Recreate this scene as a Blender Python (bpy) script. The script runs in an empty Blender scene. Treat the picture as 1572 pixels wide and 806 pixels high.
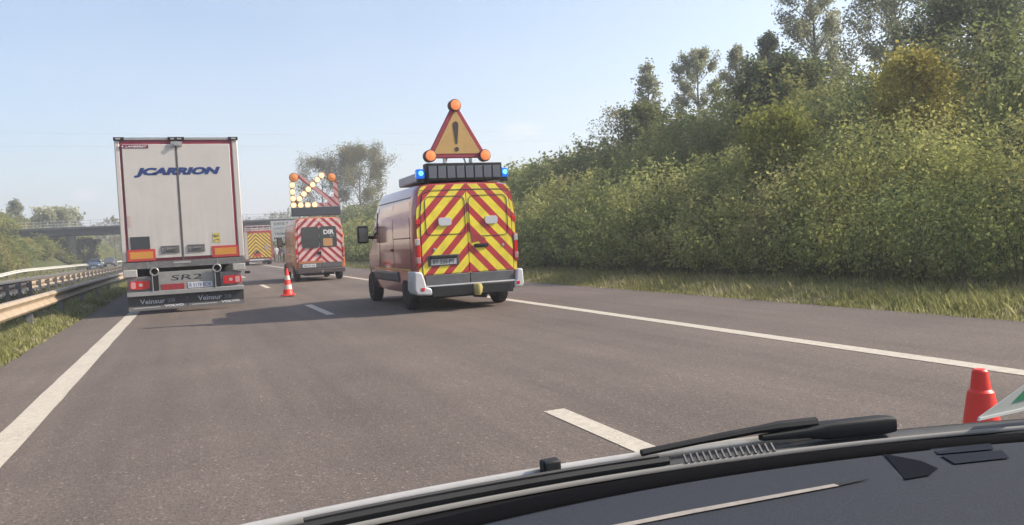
import bpy, math, random
import numpy as np
from math import radians as R, sin, cos, pi
from mathutils import Vector, Matrix
C = bpy.context.scene.collection
sc = bpy.context.scene
random.seed(7); RNG = np.random.default_rng(7)

# ------------------------------------------------------------------ camera, sky, sun, exposure
cam = bpy.data.cameras.new('camera'); cam_o = bpy.data.objects.new('camera', cam); C.objects.link(cam_o)
cam.sensor_width = 36; cam.lens = 1220/1572*36; cam.clip_start = .05; cam.clip_end = 5000
cam_o.matrix_world = Matrix(((0.92559003, 0.06197351, -0.37341984, 0),
                             (-0.37464851, 0.00911923, -0.92712207, 0),
                             (-0.0540517, 0.99803613, 0.03165895, 1.3), (0, 0, 0, 1)))
sc.camera = cam_o
SUN_EL, SUN_AZ = 34, 105          # azimuth clockwise from +Y (the way the road runs)
w = bpy.data.worlds.new('World'); sc.world = w; w.use_nodes = True
nt = w.node_tree; N = nt.nodes; L = nt.links
bg = N['Background']; sky = N.new('ShaderNodeTexSky'); sky.sky_type = 'NISHITA'; sky.sun_disc = False
sky.sun_elevation = R(SUN_EL); sky.sun_rotation = R(SUN_AZ); sky.dust_density = 2.0; sky.air_density = 1.0; sky.ozone_density = 2.0
bg.inputs[1].default_value = .115
# soft clouds: a puff low on the left and faint wisps, by direction
tc = N.new('ShaderNodeTexCoord')
mp = N.new('ShaderNodeMapping'); mp.inputs['Scale'].default_value = (3, 3, 9); L.new(tc.outputs['Generated'], mp.inputs[0])
nz = N.new('ShaderNodeTexNoise'); nz.inputs['Scale'].default_value = 2.2; nz.inputs['Detail'].default_value = 7; L.new(mp.outputs[0], nz.inputs[0])
def blob(direction, a, b, dist_scale):
    d = Vector(direction).normalized()
    sub = N.new('ShaderNodeVectorMath'); sub.operation = 'SUBTRACT'; L.new(tc.outputs['Generated'], sub.inputs[0]); sub.inputs[1].default_value = d
    ml = N.new('ShaderNodeVectorMath'); ml.operation = 'MULTIPLY'; L.new(sub.outputs[0], ml.inputs[0]); ml.inputs[1].default_value = dist_scale
    n2 = N.new('ShaderNodeTexNoise'); n2.inputs['Scale'].default_value = 60; n2.inputs['Detail'].default_value = 5; L.new(tc.outputs['Generated'], n2.inputs[0])
    ln = N.new('ShaderNodeVectorMath'); ln.operation = 'LENGTH'; L.new(ml.outputs[0], ln.inputs[0])
    ad = N.new('ShaderNodeMath'); ad.operation = 'MULTIPLY_ADD'; L.new(n2.outputs[0], ad.inputs[0]); ad.inputs[1].default_value = .9; L.new(ln.outputs[1] if len(ln.outputs) > 1 else ln.outputs[0], ad.inputs[2])
    mr = N.new('ShaderNodeMapRange'); L.new(ad.outputs[0], mr.inputs[0]); mr.inputs[1].default_value = a; mr.inputs[2].default_value = b
    mr.inputs[3].default_value = 1; mr.inputs[4].default_value = 0; mr.interpolation_type = 'SMOOTHSTEP'
    return mr.outputs[0]
b1 = blob((-0.1046, 0.9919, 0.0717), .55, 1.5, (60, 60, 90))
b2 = blob((0.3912, 0.9108, 0.1318), .45, 1.5, (26, 26, 80))
wisp = N.new('ShaderNodeMapRange'); L.new(nz.outputs[0], wisp.inputs[0]); wisp.inputs[1].default_value = .48; wisp.inputs[2].default_value = .8; wisp.inputs[4].default_value = .07
mx = N.new('ShaderNodeMath'); mx.operation = 'MAXIMUM'; L.new(b1, mx.inputs[0]); 
m2 = N.new('ShaderNodeMath'); m2.operation = 'MULTIPLY'; m2.inputs[1].default_value = .6; L.new(b2, m2.inputs[0]); L.new(m2.outputs[0], mx.inputs[1])
mm = N.new('ShaderNodeMath'); mm.operation = 'MULTIPLY'; mm.inputs[1].default_value = .55; L.new(mx.outputs[0], mm.inputs[0])
m3 = N.new('ShaderNodeMath'); m3.operation = 'MAXIMUM'; L.new(mm.outputs[0], m3.inputs[0]); L.new(wisp.outputs[0], m3.inputs[1])
mixc = N.new('ShaderNodeMixRGB'); L.new(m3.outputs[0], mixc.inputs[0]); L.new(sky.outputs[0], mixc.inputs[1]); mixc.inputs[2].default_value = (5.4, 5.1, 5.15, 1)
L.new(mixc.outputs[0], bg.inputs[0])
sun = bpy.data.lights.new('sun', 'SUN'); sun.energy = 3.7; sun.angle = R(.5); sun.color = (1, .90, .76)
sun_o = bpy.data.objects.new('sun', sun); C.objects.link(sun_o)
sd = Vector((sin(R(SUN_AZ))*cos(R(SUN_EL)), cos(R(SUN_AZ))*cos(R(SUN_EL)), sin(R(SUN_EL))))
sun_o.rotation_euler = sd.to_track_quat('Z', 'Y').to_euler()
sc.view_settings.view_transform = 'Standard'; sc.view_settings.look = 'None'; sc.view_settings.gamma = 1; sc.view_settings.exposure = 1.0
sc.cycles.use_denoising = True
sc.cycles.max_bounces = 6; sc.cycles.volume_bounces = 1; sc.cycles.transparent_max_bounces = 8

# ------------------------------------------------------------------ materials
MATS = {}
def mat(name, col, rough=.6, metal=0, noise=None, coat=0, emit=None, spec=None, bump=None, trans=0, alpha=1):
    """noise=(scale, amount[, detail]) mottles the base colour; bump=(scale, strength)"""
    if name in MATS: return MATS[name]
    m = bpy.data.materials.new(name); m.use_nodes = True; t = m.node_tree; p = t.nodes['Principled BSDF']
    p.inputs['Base Color'].default_value = (*col, 1); p.inputs['Roughness'].default_value = rough; p.inputs['Metallic'].default_value = metal
    p.inputs['Coat Weight'].default_value = coat; p.inputs['Coat Roughness'].default_value = .08
    if spec is not None: p.inputs['Specular IOR Level'].default_value = spec
    if trans: p.inputs['Transmission Weight'].default_value = trans
    if emit: p.inputs['Emission Color'].default_value = (*emit[0], 1); p.inputs['Emission Strength'].default_value = emit[1]
    if noise or bump:
        co = t.nodes.new('ShaderNodeTexCoord')
    if noise:
        n = t.nodes.new('ShaderNodeTexNoise'); n.inputs['Scale'].default_value = noise[0]; n.inputs['Detail'].default_value = 8; n.inputs['Roughness'].default_value = .65
        t.links.new(co.outputs['Object'], n.inputs[0])
        mr = t.nodes.new('ShaderNodeMapRange'); mr.inputs[1].default_value = .3; mr.inputs[2].default_value = .7
        mr.inputs[3].default_value = 1-noise[1]; mr.inputs[4].default_value = 1+noise[1]; t.links.new(n.outputs[0], mr.inputs[0])
        ml = t.nodes.new('ShaderNodeVectorMath'); ml.operation = 'SCALE'; ml.inputs[0].default_value = col; t.links.new(mr.outputs[0], ml.inputs['Scale'])
        t.links.new(ml.outputs[0], p.inputs['Base Color'])
    if bump:
        n = t.nodes.new('ShaderNodeTexNoise'); n.inputs['Scale'].default_value = bump[0]; n.inputs['Detail'].default_value = 4
        t.links.new(co.outputs['Object'], n.inputs[0]); b = t.nodes.new('ShaderNodeBump'); b.inputs['Strength'].default_value = bump[1]; b.inputs['Distance'].default_value = .02
        t.links.new(n.outputs[0], b.inputs['Height']); t.links.new(b.outputs[0], p.inputs['Normal'])
    MATS[name] = m; return m

def chevron_mat(name, c1, c2, period, slope, phase=0, frac=.5, xc=0, rough=.35):
    """stripes rising to the panel's centre line, as stuck on the rear of service vehicles"""
    m = bpy.data.materials.new(name); m.use_nodes = True; t = m.node_tree; p = t.nodes['Principled BSDF']; p.inputs['Roughness'].default_value = rough
    p.inputs['Coat Weight'].default_value = .3
    def M(op, a, b=None):
        n = t.nodes.new('ShaderNodeMath'); n.operation = op
        for i, v in enumerate((a, b)):
            if v is None: continue
            if isinstance(v, (int, float)): n.inputs[i].default_value = v
            else: t.links.new(v, n.inputs[i])
        return n.outputs[0]
    co = t.nodes.new('ShaderNodeTexCoord'); s = t.nodes.new('ShaderNodeSeparateXYZ'); t.links.new(co.outputs['Object'], s.inputs[0])
    v = M('ADD', s.outputs[2], M('MULTIPLY', M('ABSOLUTE', M('SUBTRACT', s.outputs[0], xc)), slope))
    v = M('FRACT', M('DIVIDE', M('ADD', v, phase+100*period), period))
    v = M('GREATER_THAN', v, frac)
    n = t.nodes.new('ShaderNodeTexNoise'); n.inputs['Scale'].default_value = 5; n.inputs['Detail'].default_value = 8; t.links.new(co.outputs['Object'], n.inputs[0])
    mr = t.nodes.new('ShaderNodeMapRange'); mr.inputs[1].default_value = .3; mr.inputs[2].default_value = .7; mr.inputs[3].default_value = .82; mr.inputs[4].default_value = 1.1; t.links.new(n.outputs[0], mr.inputs[0])
    mix = t.nodes.new('ShaderNodeMixRGB'); mix.inputs[1].default_value = (*c1, 1); mix.inputs[2].default_value = (*c2, 1); t.links.new(v, mix.inputs[0])
    sca = t.nodes.new('ShaderNodeVectorMath'); sca.operation = 'SCALE'; t.links.new(mix.outputs[0], sca.inputs[0]); t.links.new(mr.outputs[0], sca.inputs['Scale'])
    t.links.new(sca.outputs[0], p.inputs['Base Color']); return m

def leaf_mat(name, c1, c2, c3, transl=.35, lo=.25, seed=0.0):
    """leaf colour varies by shrub-sized and by twig-sized noise"""
    m = bpy.data.materials.new(name); m.use_nodes = True; t = m.node_tree; t.nodes.remove(t.nodes['Principled BSDF'])
    co = t.nodes.new('ShaderNodeTexCoord')
    def nn(scale, det=3):
        n = t.nodes.new('ShaderNodeTexNoise'); n.noise_dimensions = '4D'; n.inputs['W'].default_value = seed; n.inputs['Scale'].default_value = scale; n.inputs['Detail'].default_value = det
        t.links.new(co.outputs['Object'], n.inputs[0]); return n.outputs[0]
    def ramp(x, a, b, lo_=0, hi=1):
        mr = t.nodes.new('ShaderNodeMapRange'); mr.inputs[1].default_value = a; mr.inputs[2].default_value = b; mr.inputs[3].default_value = lo_; mr.inputs[4].default_value = hi; t.links.new(x, mr.inputs[0]); return mr.outputs[0]
    m1 = t.nodes.new('ShaderNodeMixRGB'); m1.inputs[1].default_value = (*c1, 1); m1.inputs[2].default_value = (*c2, 1); ah = t.nodes.new('ShaderNodeAttribute'); ah.attribute_name = 'hue'; av = t.nodes.new('ShaderNodeMath'); av.operation = 'MULTIPLY_ADD'; t.links.new(ramp(nn(lo, 3), .38, .62), av.inputs[0]); av.inputs[1].default_value = .45; hs = t.nodes.new('ShaderNodeMath'); hs.operation = 'MULTIPLY'; hs.inputs[1].default_value = .6; t.links.new(ah.outputs['Fac'], hs.inputs[0]); t.links.new(hs.outputs[0], av.inputs[2]); t.links.new(av.outputs[0], m1.inputs[0])
    m2_ = t.nodes.new('ShaderNodeMixRGB'); m2_.inputs[2].default_value = (*c3, 1); t.links.new(m1.outputs[0], m2_.inputs[1]); t.links.new(ramp(nn(lo*2.7, 2), .52, .7, 0, .8), m2_.inputs[0])
    at = t.nodes.new('ShaderNodeAttribute'); at.attribute_name = 'tint'
    sc_ = t.nodes.new('ShaderNodeVectorMath'); sc_.operation = 'SCALE'; t.links.new(m2_.outputs[0], sc_.inputs[0]); t.links.new(ramp(at.outputs['Fac'], 0, 1, .6, 1.45), sc_.inputs['Scale'])
    df = t.nodes.new('ShaderNodeBsdfDiffuse'); tr = t.nodes.new('ShaderNodeBsdfTranslucent'); mx_ = t.nodes.new('ShaderNodeMixShader'); mx_.inputs[0].default_value = transl
    t.links.new(sc_.outputs[0], df.inputs[0]); t.links.new(sc_.outputs[0], tr.inputs[0]); t.links.new(df.outputs[0], mx_.inputs[1]); t.links.new(tr.outputs[0], mx_.inputs[2])
    t.links.new(mx_.outputs[0], t.nodes['Material Output'].inputs[0]); return m

# ------------------------------------------------------------------ object helpers
def tag(o, label=None, cat=None, group=None, kind=None):
    if label: o['label'] = label
    if cat: o['category'] = cat
    if group: o['group'] = group
    if kind: o['kind'] = kind
    return o
def empty(name, loc, rz=0):
    o = bpy.data.objects.new(name, None); C.objects.link(o); o.location = loc; o.rotation_euler = (0, 0, rz); return o

class MB:
    def __init__(s): s.v = []; s.f = []; s.mi = []; s.cur = 0
    def add(s, vs, fs):
        b = len(s.v); s.v += [tuple(p) for p in vs]; s.f += [tuple(b+i for i in f) for f in fs]; s.mi += [s.cur]*len(fs); return s
    def box(s, x0, x1, y0, y1, z0, z1):
        return s.add([(x0,y0,z0),(x1,y0,z0),(x1,y1,z0),(x0,y1,z0),(x0,y0,z1),(x1,y0,z1),(x1,y1,z1),(x0,y1,z1)],
                     [(3,2,1,0),(4,5,6,7),(0,1,5,4),(1,2,6,5),(2,3,7,6),(3,0,4,7)])
    def prism(s, poly, y0, y1):
        """poly of (x,z), counter-clockwise seen from -Y, extruded y0 -> y1"""
        n = len(poly); vs = [(x, y0, z) for x, z in poly]+[(x, y1, z) for x, z in poly]
        return s.add(vs, [tuple(range(n)), tuple(range(2*n-1, n-1, -1))]+[(i, i+n, (i+1) % n+n, (i+1) % n) for i in range(n)])
    def tube(s, pts, r, seg=6, cap=True):
        pts = [Vector(p) for p in pts]; rs = r if isinstance(r, (list, tuple)) else [r]*len(pts); vs = []; fs = []
        u = None
        for i, p in enumerate(pts):
            d = (pts[min(i+1, len(pts)-1)]-pts[max(i-1, 0)]).normalized()
            if u is None: u = d.orthogonal().normalized()
            else:
                u = (u-d*u.dot(d)); u = u.normalized() if u.length > 1e-6 else d.orthogonal().normalized()
            w_ = d.cross(u)
            for k in range(seg): a = 2*pi*k/seg; vs.append(p+(u*cos(a)+w_*sin(a))*rs[i])
        for i in range(len(pts)-1):
            for k in range(seg): k2 = (k+1) % seg; fs.append((i*seg+k, i*seg+k2, (i+1)*seg+k2, (i+1)*seg+k))
        if cap: fs.append(tuple(range(seg-1, -1, -1))); fs.append(tuple((len(pts)-1)*seg+k for k in range(seg)))
        return s.add(vs, fs)
    def lathe(s, prof, centre, axis='Z', seg=24):
        """prof list of (r, h) along the axis"""
        vs = []; fs = []; c = Vector(centre)
        for r, h in prof:
            for k in range(seg):
                a = 2*pi*k/seg
                if axis == 'Z': vs.append(c+Vector((r*cos(a), r*sin(a), h)))
                elif axis == 'X': vs.append(c+Vector((h, r*cos(a), r*sin(a))))
                else: vs.append(c+Vector((r*sin(a), h, r*cos(a))))
        n = len(prof)
        for i in range(n-1):
            for k in range(seg): k2 = (k+1) % seg; fs.append((i*seg+k, i*seg+k2, (i+1)*seg+k2, (i+1)*seg+k))
        if prof[0][0] > 1e-5: fs.append(tuple(range(seg-1, -1, -1)))
        if prof[-1][0] > 1e-5: fs.append(tuple((n-1)*seg+k for k in range(seg)))
        return s.add(vs, fs)
    def loft(s, rings):
        n = len(rings[0]); vs = [p for r in rings for p in r]; fs = []
        for i in range(len(rings)-1):
            for k in range(n): k2 = (k+1) % n; fs.append((i*n+k, i*n+k2, (i+1)*n+k2, (i+1)*n+k))
        fs.append(tuple(range(n-1, -1, -1))); fs.append(tuple((len(rings)-1)*n+k for k in range(n)))
        return s.add(vs, fs)
    def build(s, name, m, parent=None, smooth=True, bevel=0, angle=35, loc=None):
        me = bpy.data.meshes.new(name); me.from_pydata(s.v, [], s.f)
        for x in (m if isinstance(m, (list, tuple)) else [m]): me.materials.append(x)
        me.polygons.foreach_set('material_index', s.mi)
        me.validate(); fix_normals(me)
        if smooth:
            me.polygons.foreach_set('use_smooth', [True]*len(me.polygons)); me.set_sharp_from_angle(angle=R(angle))
        o = bpy.data.objects.new(name, me); C.objects.link(o)
        if parent: o.parent = parent
        if loc: o.location = loc
        if bevel:
            b = o.modifiers.new('bevel', 'BEVEL'); b.width = bevel; b.segments = 2; b.limit_method = 'ANGLE'; b.angle_limit = R(40)
        return o
def fix_normals(me):
    import bmesh
    bm = bmesh.new(); bm.from_mesh(me); bmesh.ops.recalc_face_normals(bm, faces=bm.faces); bm.to_mesh(me); bm.free()
def bake(o):
    dg = bpy.context.evaluated_depsgraph_get(); me = bpy.data.meshes.new_from_object(o.evaluated_get(dg)); o.modifiers.clear(); o.data = me; return o
def boxpart(name, m, parent, *b, bevel=.006):
    return MB().box(*b).build(name, m, parent, bevel=bevel)
def rrect(x0, x1, z0, z1, r, n=5):
    pts = []
    for cx, cz, a0 in ((x1-r, z0+r, -90), (x1-r, z1-r, 0), (x0+r, z1-r, 90), (x0+r, z0+r, 180)):
        for k in range(n+1): a = R(a0+90*k/n); pts.append((cx+r*cos(a), cz+r*sin(a)))
    return pts
def text(name, s, x0, x1, z0, z1, y, m, parent, shear=0, bold=0, side=None, tilt=0, ex=.0015):
    """lettering on a face looking to -Y (or, side='L', to -X: x0..x1 then run along -Y; side='R': to +X), fitted to the box"""
    cu = bpy.data.curves.new(name, 'FONT'); cu.body = s; cu.size = 1; cu.shear = shear; cu.offset = bold; cu.extrude = ex; cu.resolution_u = 3
    o = bpy.data.objects.new(name, cu); C.objects.link(o); bpy.context.view_layer.update()
    me = bpy.data.meshes.new_from_object(o.evaluated_get(bpy.context.evaluated_depsgraph_get())); bpy.data.objects.remove(o)
    n = len(me.vertices); a = np.empty(n*3); me.vertices.foreach_get('co', a); a = a.reshape(-1, 3)
    mn = a.min(0); mxx = a.max(0); u = (a[:, 0]-mn[0])/(mxx[0]-mn[0]); v = (a[:, 1]-mn[1])/(mxx[1]-mn[1]); d = a[:, 2]
    b = np.empty_like(a)
    if side == 'L': b[:, 1] = x0+(x1-x0)*u; b[:, 0] = y-d
    elif side == 'R': b[:, 1] = x0+(x1-x0)*u; b[:, 0] = y+d
    else: b[:, 0] = x0+(x1-x0)*u; b[:, 1] = y-d
    b[:, 2] = z0+(z1-z0)*v+tilt*u
    me.vertices.foreach_set('co', b.ravel()); me.materials.clear(); me.materials.append(m)
    o = bpy.data.objects.new(name, me); C.objects.link(o); o.parent = parent; return o

# common materials
ASPH = None
white_paint = mat('white_panel', (.58, .535, .49), .45, noise=(1.3, .07), coat=.2)
def grime(m, z0, z1, streak=(9, 9, .6), amt=.22, dirt=(.20, .17, .14)):
    """road spray: a brown film that thins out with height, broken up by vertical streaks"""
    t = m.node_tree; p = t.nodes['Principled BSDF']; co = t.nodes.new('ShaderNodeTexCoord'); mp_ = t.nodes.new('ShaderNodeMapping'); mp_.inputs['Scale'].default_value = streak; t.links.new(co.outputs['Object'], mp_.inputs[0])
    n = t.nodes.new('ShaderNodeTexNoise'); n.inputs['Scale'].default_value = 1.2; n.inputs['Detail'].default_value = 7; n.inputs['Roughness'].default_value = .7; t.links.new(mp_.outputs[0], n.inputs[0])
    sp = t.nodes.new('ShaderNodeSeparateXYZ'); t.links.new(co.outputs['Object'], sp.inputs[0])
    mz = t.nodes.new('ShaderNodeMapRange'); t.links.new(sp.outputs[2], mz.inputs[0]); mz.inputs[1].default_value = z0; mz.inputs[2].default_value = z1; mz.inputs[3].default_value = 1; mz.inputs[4].default_value = .25
    mn = t.nodes.new('ShaderNodeMapRange'); t.links.new(n.outputs[0], mn.inputs[0]); mn.inputs[1].default_value = .35; mn.inputs[2].default_value = .75
    ml = t.nodes.new('ShaderNodeMath'); ml.operation = 'MULTIPLY'; t.links.new(mz.outputs[0], ml.inputs[0]); t.links.new(mn.outputs[0], ml.inputs[1])
    m4 = t.nodes.new('ShaderNodeMath'); m4.operation = 'MULTIPLY'; t.links.new(ml.outputs[0], m4.inputs[0]); m4.inputs[1].default_value = amt*2
    mx_ = t.nodes.new('ShaderNodeMixRGB'); t.links.new(m4.outputs[0], mx_.inputs[0]); ln = p.inputs['Base Color'].links
    if ln: t.links.new(ln[0].from_socket, mx_.inputs[1])
    else: mx_.inputs[1].default_value = p.inputs['Base Color'].default_value
    mx_.inputs[2].default_value = (*dirt, 1); t.links.new(mx_.outputs[0], p.inputs['Base Color'])
grime(white_paint, 1.2, 2.4, amt=.15)
maroon = mat('maroon_trim', (.26, .035, .06), .5, noise=(6, .15))
dark_seal = mat('dark_rubber', (.035, .035, .037), .6)
black_pl = mat('black_plastic', (.016, .017, .018), .6, spec=.3, noise=(20, .2))
grey_pl = mat('grey_plastic', (.10, .10, .105), .55, noise=(8, .2))
alu = mat('brushed_aluminium', (.42, .41, .40), .42, .6, noise=(5, .15))
galv = mat('galvanised_steel', (.36, .345, .33), .5, .35, noise=(4, .2))
dirty_shade_steel = mat('dusty_shade_steel', (.17, .165, .16), .6, .2, noise=(7, .3))  # trailer parts: dusty; guardrail posts: dark to stand for shade under the beam
red_lens = mat('red_lens', (.55, .015, .02), .18, coat=.6)
clear_lens = mat('clear_lens', (.45, .40, .38), .15, coat=.6)
orange_refl = mat('orange_reflector', (.60, .27, .05), .35, noise=(40, .15))
red_refl = mat('red_reflector', (.52, .05, .05), .35, noise=(40, .1))
white_ink = mat('white_lettering', (.72, .72, .72), .5)
pale_ink = mat('pale_grey_lettering', (.40, .44, .48), .5)
blue_ink = mat('navy_lettering', (.018, .045, .17), .4)
black_ink = mat('black_lettering', (.02, .02, .022), .5)
plate_white = mat('plate_white', (.62, .63, .65), .4)
tyre_m = mat('tyre_rubber', (.022, .021, .020), .85, noise=(30, .3), bump=(60, .3))
rim_m = mat('silver_wheel', (.33, .32, .31), .4, .6, noise=(10, .2))
under_m = mat('underbody', (.018, .017, .016), .9)
glass_dark = mat('tinted_glass', (.012, .014, .016), .06, coat=.5)
yellow_pl = mat('yellow_reflective_tape', (.66, .50, .05), .4)

def wheel(parent, x, y, r, wdt, outer, dbl=False):
    """outer=-1: the rim looks to -X"""
    o = outer; prof = [(r*.62, -wdt/2), (r*.9, -wdt/2), (r*.97, -wdt*.42), (r, -wdt*.3), (r, wdt*.3), (r*.97, wdt*.42), (r*.9, wdt/2), (r*.62, wdt/2)]
    t = MB().lathe(prof, (x, y, r), 'X', 32).build('wheel', tyre_m, parent)
    h = -o  # disc
    rm = MB().lathe([(r*.64, -wdt*.30*h), (r*.64, -wdt*.50*h), (r*.58, -wdt*.50*h), (r*.54, -wdt*.36*h), (r*.30, -wdt*.30*h), (r*.2, -wdt*.42*h), (r*.08, -wdt*.46*h)], (x, y, r), 'X', 28)
    rm.build('rim', rim_m, t)
    hub = MB()
    for k in range(5):
        a = 2*pi*k/5; hub.tube([(x+o*wdt*.33, y+r*.42*cos(a), r+r*.42*sin(a)), (x+o*wdt*.385, y+r*.42*cos(a), r+r*.42*sin(a))], r*.085, 8)
    hub.build('wheel_hole', under_m, t)
    return t

# ------------------------------------------------------------------ terrain, roads
def smooth(e0, e1, x): t = np.clip((x-e0)/(e1-e0), 0, 1); return t*t*(3-2*t)
def terrain(x, y):
    x = np.asarray(x, float); y = np.asarray(y, float)
    zr = np.clip(x-10.9, 0, 22)*.31
    zl = np.clip(-15.2-x, 0, 9)*.66
    near_l = -.12*smooth(-2.6, -3.4, x)*smooth(-6.6, -5.6, x)
    far = smooth(230, 480, y)*9 + smooth(430, 900, y)*10
    far = far+far*.12*np.sin(x*.013+1.3)*smooth(230, 400, y)
    wob = .15*np.sin(x*.9+y*.31)*np.sin(y*.17+x*.2)*(smooth(11, 14, x)+smooth(-16, -19, x))
    side = smooth(8, 60, np.abs(x)-0)*0
    return np.maximum(zr, np.maximum(zl, 0))*(1-smooth(260, 400, y)*.5)+near_l+far+wob+side-.035
xs = np.unique(np.concatenate([np.linspace(-1500, -60, 30), np.linspace(-60, -16, 30), np.linspace(-16, 8.8, 40), np.linspace(8.8, 34, 60), np.linspace(34, 80, 20), np.linspace(80, 1800, 30)]))
ys = np.unique(np.concatenate([np.linspace(-200, -10, 12), np.linspace(-10, 60, 90), np.linspace(60, 260, 70), np.linspace(260, 600, 40), np.linspace(600, 3000, 20)]))
gx, gy = np.meshgrid(xs, ys); gz = terrain(gx, gy)
nx = len(xs); vs = np.stack([gx, gy, gz], -1).reshape(-1, 3); idx = np.arange(len(vs)).reshape(gx.shape)
fs = np.stack([idx[:-1, :-1], idx[:-1, 1:], idx[1:, 1:], idx[1:, :-1]], -1).reshape(-1, 4)
me = bpy.data.meshes.new('ground'); me.from_pydata(vs.tolist(), [], fs.tolist()); me.polygons.foreach_set('use_smooth', [True]*len(me.polygons))
ground = bpy.data.objects.new('ground', me); C.objects.link(ground); tag(ground, kind='structure')
gm = bpy.data.materials.new('soil_and_grass'); gm.use_nodes = True; t = gm.node_tree; p = t.nodes['Principled BSDF']; p.inputs['Roughness'].default_value = .95; p.inputs['Specular IOR Level'].default_value = .1
co = t.nodes.new('ShaderNodeTexCoord'); n1 = t.nodes.new('ShaderNodeTexNoise'); n1.inputs['Scale'].default_value = 1.6; n1.inputs['Detail'].default_value = 10; n1.inputs['Roughness'].default_value = .7
t.links.new(co.outputs['Object'], n1.inputs[0]); cr = t.nodes.new('ShaderNodeValToRGB'); t.links.new(n1.outputs[0], cr.inputs[0])
cr.color_ramp.elements[0].position = .35; cr.color_ramp.elements[0].color = (.035, .045, .018, 1); cr.color_ramp.elements[1].position = .66; cr.color_ramp.elements[1].color = (.13, .125, .055, 1)
e = cr.color_ramp.elements.new(.5); e.color = (.075, .085, .03, 1); t.links.new(cr.outputs[0], p.inputs['Base Color'])
bp = t.nodes.new('ShaderNodeBump'); bp.inputs['Strength'].default_value = .6; bp.inputs['Distance'].default_value = .05; t.links.new(n1.outputs[0], bp.inputs['Height']); t.links.new(bp.outputs[0], p.inputs['Normal'])
me.materials.append(gm)

def asphalt(name, base, warm):
    m = bpy.data.materials.new(name); m.use_nodes = True; t = m.node_tree; p = t.nodes['Principled BSDF']; p.inputs['Roughness'].default_value = .82; p.inputs['Specular IOR Level'].default_value = .3
    co = t.nodes.new('ShaderNodeTexCoord'); O = co.outputs['Object']
    def noise(scale, detail, rough=.6, vec=None):
        n = t.nodes.new('ShaderNodeTexNoise'); n.inputs['Scale'].default_value = scale; n.inputs['Detail'].default_value = detail; n.inputs['Roughness'].default_value = rough; t.links.new(vec or O, n.inputs[0]); return n.outputs[0]
    def mr(x, a, b, c, d):
        n = t.nodes.new('ShaderNodeMapRange'); t.links.new(x, n.inputs[0])
        for i, v in enumerate((a, b, c, d)): n.inputs[i+1].default_value = v
        return n.outputs[0]
    def mul(a, b):
        n = t.nodes.new('ShaderNodeMath'); n.operation = 'MULTIPLY'; t.links.new(a, n.inputs[0]); t.links.new(b, n.inputs[1]); return n.outputs[0]
    st = t.nodes.new('ShaderNodeMapping'); st.inputs['Scale'].default_value = (1.3, .06, 1); t.links.new(O, st.inputs[0])
    vo = t.nodes.new('ShaderNodeTexVoronoi'); vo.inputs['Scale'].default_value = 75; t.links.new(O, vo.inputs[0])
    sepc = t.nodes.new('ShaderNodeSeparateColor'); t.links.new(vo.outputs['Color'], sepc.inputs[0])
    v = mul(mr(noise(3.2, 5, .5, st.outputs[0]), .3, .7, .90, 1.09), mr(noise(.8, 6), .3, .7, .93, 1.07))
    v = mul(v, mr(noise(160, 3, .7), .3, .7, .76, 1.24))
    v = mul(v, mr(sepc.outputs[0], 0, 1, .78, 1.2))
    v = mul(v, mr(noise(.22, 4, .55), .42, .66, 1.0, .86))
    v = mul(v, mr(sepc.outputs[1], .965, .99, 1, 1.9))
    # tyre-polished tracks along the lanes
    sx = t.nodes.new('ShaderNodeSeparateXYZ'); t.links.new(O, sx.inputs[0])
    wv = t.nodes.new('ShaderNodeMath'); wv.operation = 'SINE'; ma = t.nodes.new('ShaderNodeMath'); ma.operation = 'MULTIPLY_ADD'; t.links.new(sx.outputs[0], ma.inputs[0]); ma.inputs[1].default_value = 2*pi/1.875; ma.inputs[2].default_value = .6; t.links.new(ma.outputs[0], wv.inputs[0])
    v = mul(v, mr(wv.outputs[0], -1, 1, .93, 1.05))
    s = t.nodes.new('ShaderNodeVectorMath'); s.operation = 'SCALE'; s.inputs[0].default_value = (base*warm[0], base*warm[1], base*warm[2]); t.links.new(v, s.inputs['Scale']); t.links.new(s.outputs[0], p.inputs['Base Color'])
    b = t.nodes.new('ShaderNodeBump'); b.inputs['Strength'].default_value = .5; b.inputs['Distance'].default_value = .004; t.links.new(vo.outputs['Distance'], b.inputs['Height']); t.links.new(b.outputs[0], p.inputs['Normal'])
    return m
ASPH = asphalt('asphalt', .115, (1.22, .97, .81)); ASPH2 = asphalt('asphalt_opposite', .12, (1.05, 1, .92))
def sheet(name, m, x0, x1, y0, y1, z, ny=60, jag=0):
    v = []; f = []
    for i in range(ny+1):
        y = y0+(y1-y0)*i/ny; a, b = (random.uniform(-jag, jag), random.uniform(-jag, jag)) if jag else (0, 0)
        v += [(x0+a, y, z), (x1+b, y, z)]
        if i: k = 2*i; f.append((k-2, k-1, k+1, k))
    o = MB().add(v, f).build(name, m, None, smooth=False); tag(o, kind='structure'); return o
sheet('road', ASPH, -2.32, 8.92, -60, 340, 0, 900, .035)
sheet('opposite_road', ASPH2, -14.2, -6.4, -60, 340, 0, 300, .04)
line_m = mat('road_paint', (.50, .445, .36), .7, noise=(14, .16), bump=(90, .3))
t = line_m.node_tree; p = t.nodes['Principled BSDF']; co = t.nodes.new('ShaderNodeTexCoord'); n = t.nodes.new('ShaderNodeTexNoise'); n.inputs['Scale'].default_value = 45; n.inputs['Detail'].default_value = 6; n.inputs['Roughness'].default_value = .75
n2 = t.nodes.new('ShaderNodeTexNoise'); n2.inputs['Scale'].default_value = 1.4; n2.inputs['Detail'].default_value = 3; t.links.new(co.outputs['Object'], n.inputs[0]); t.links.new(co.outputs['Object'], n2.inputs[0])
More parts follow.
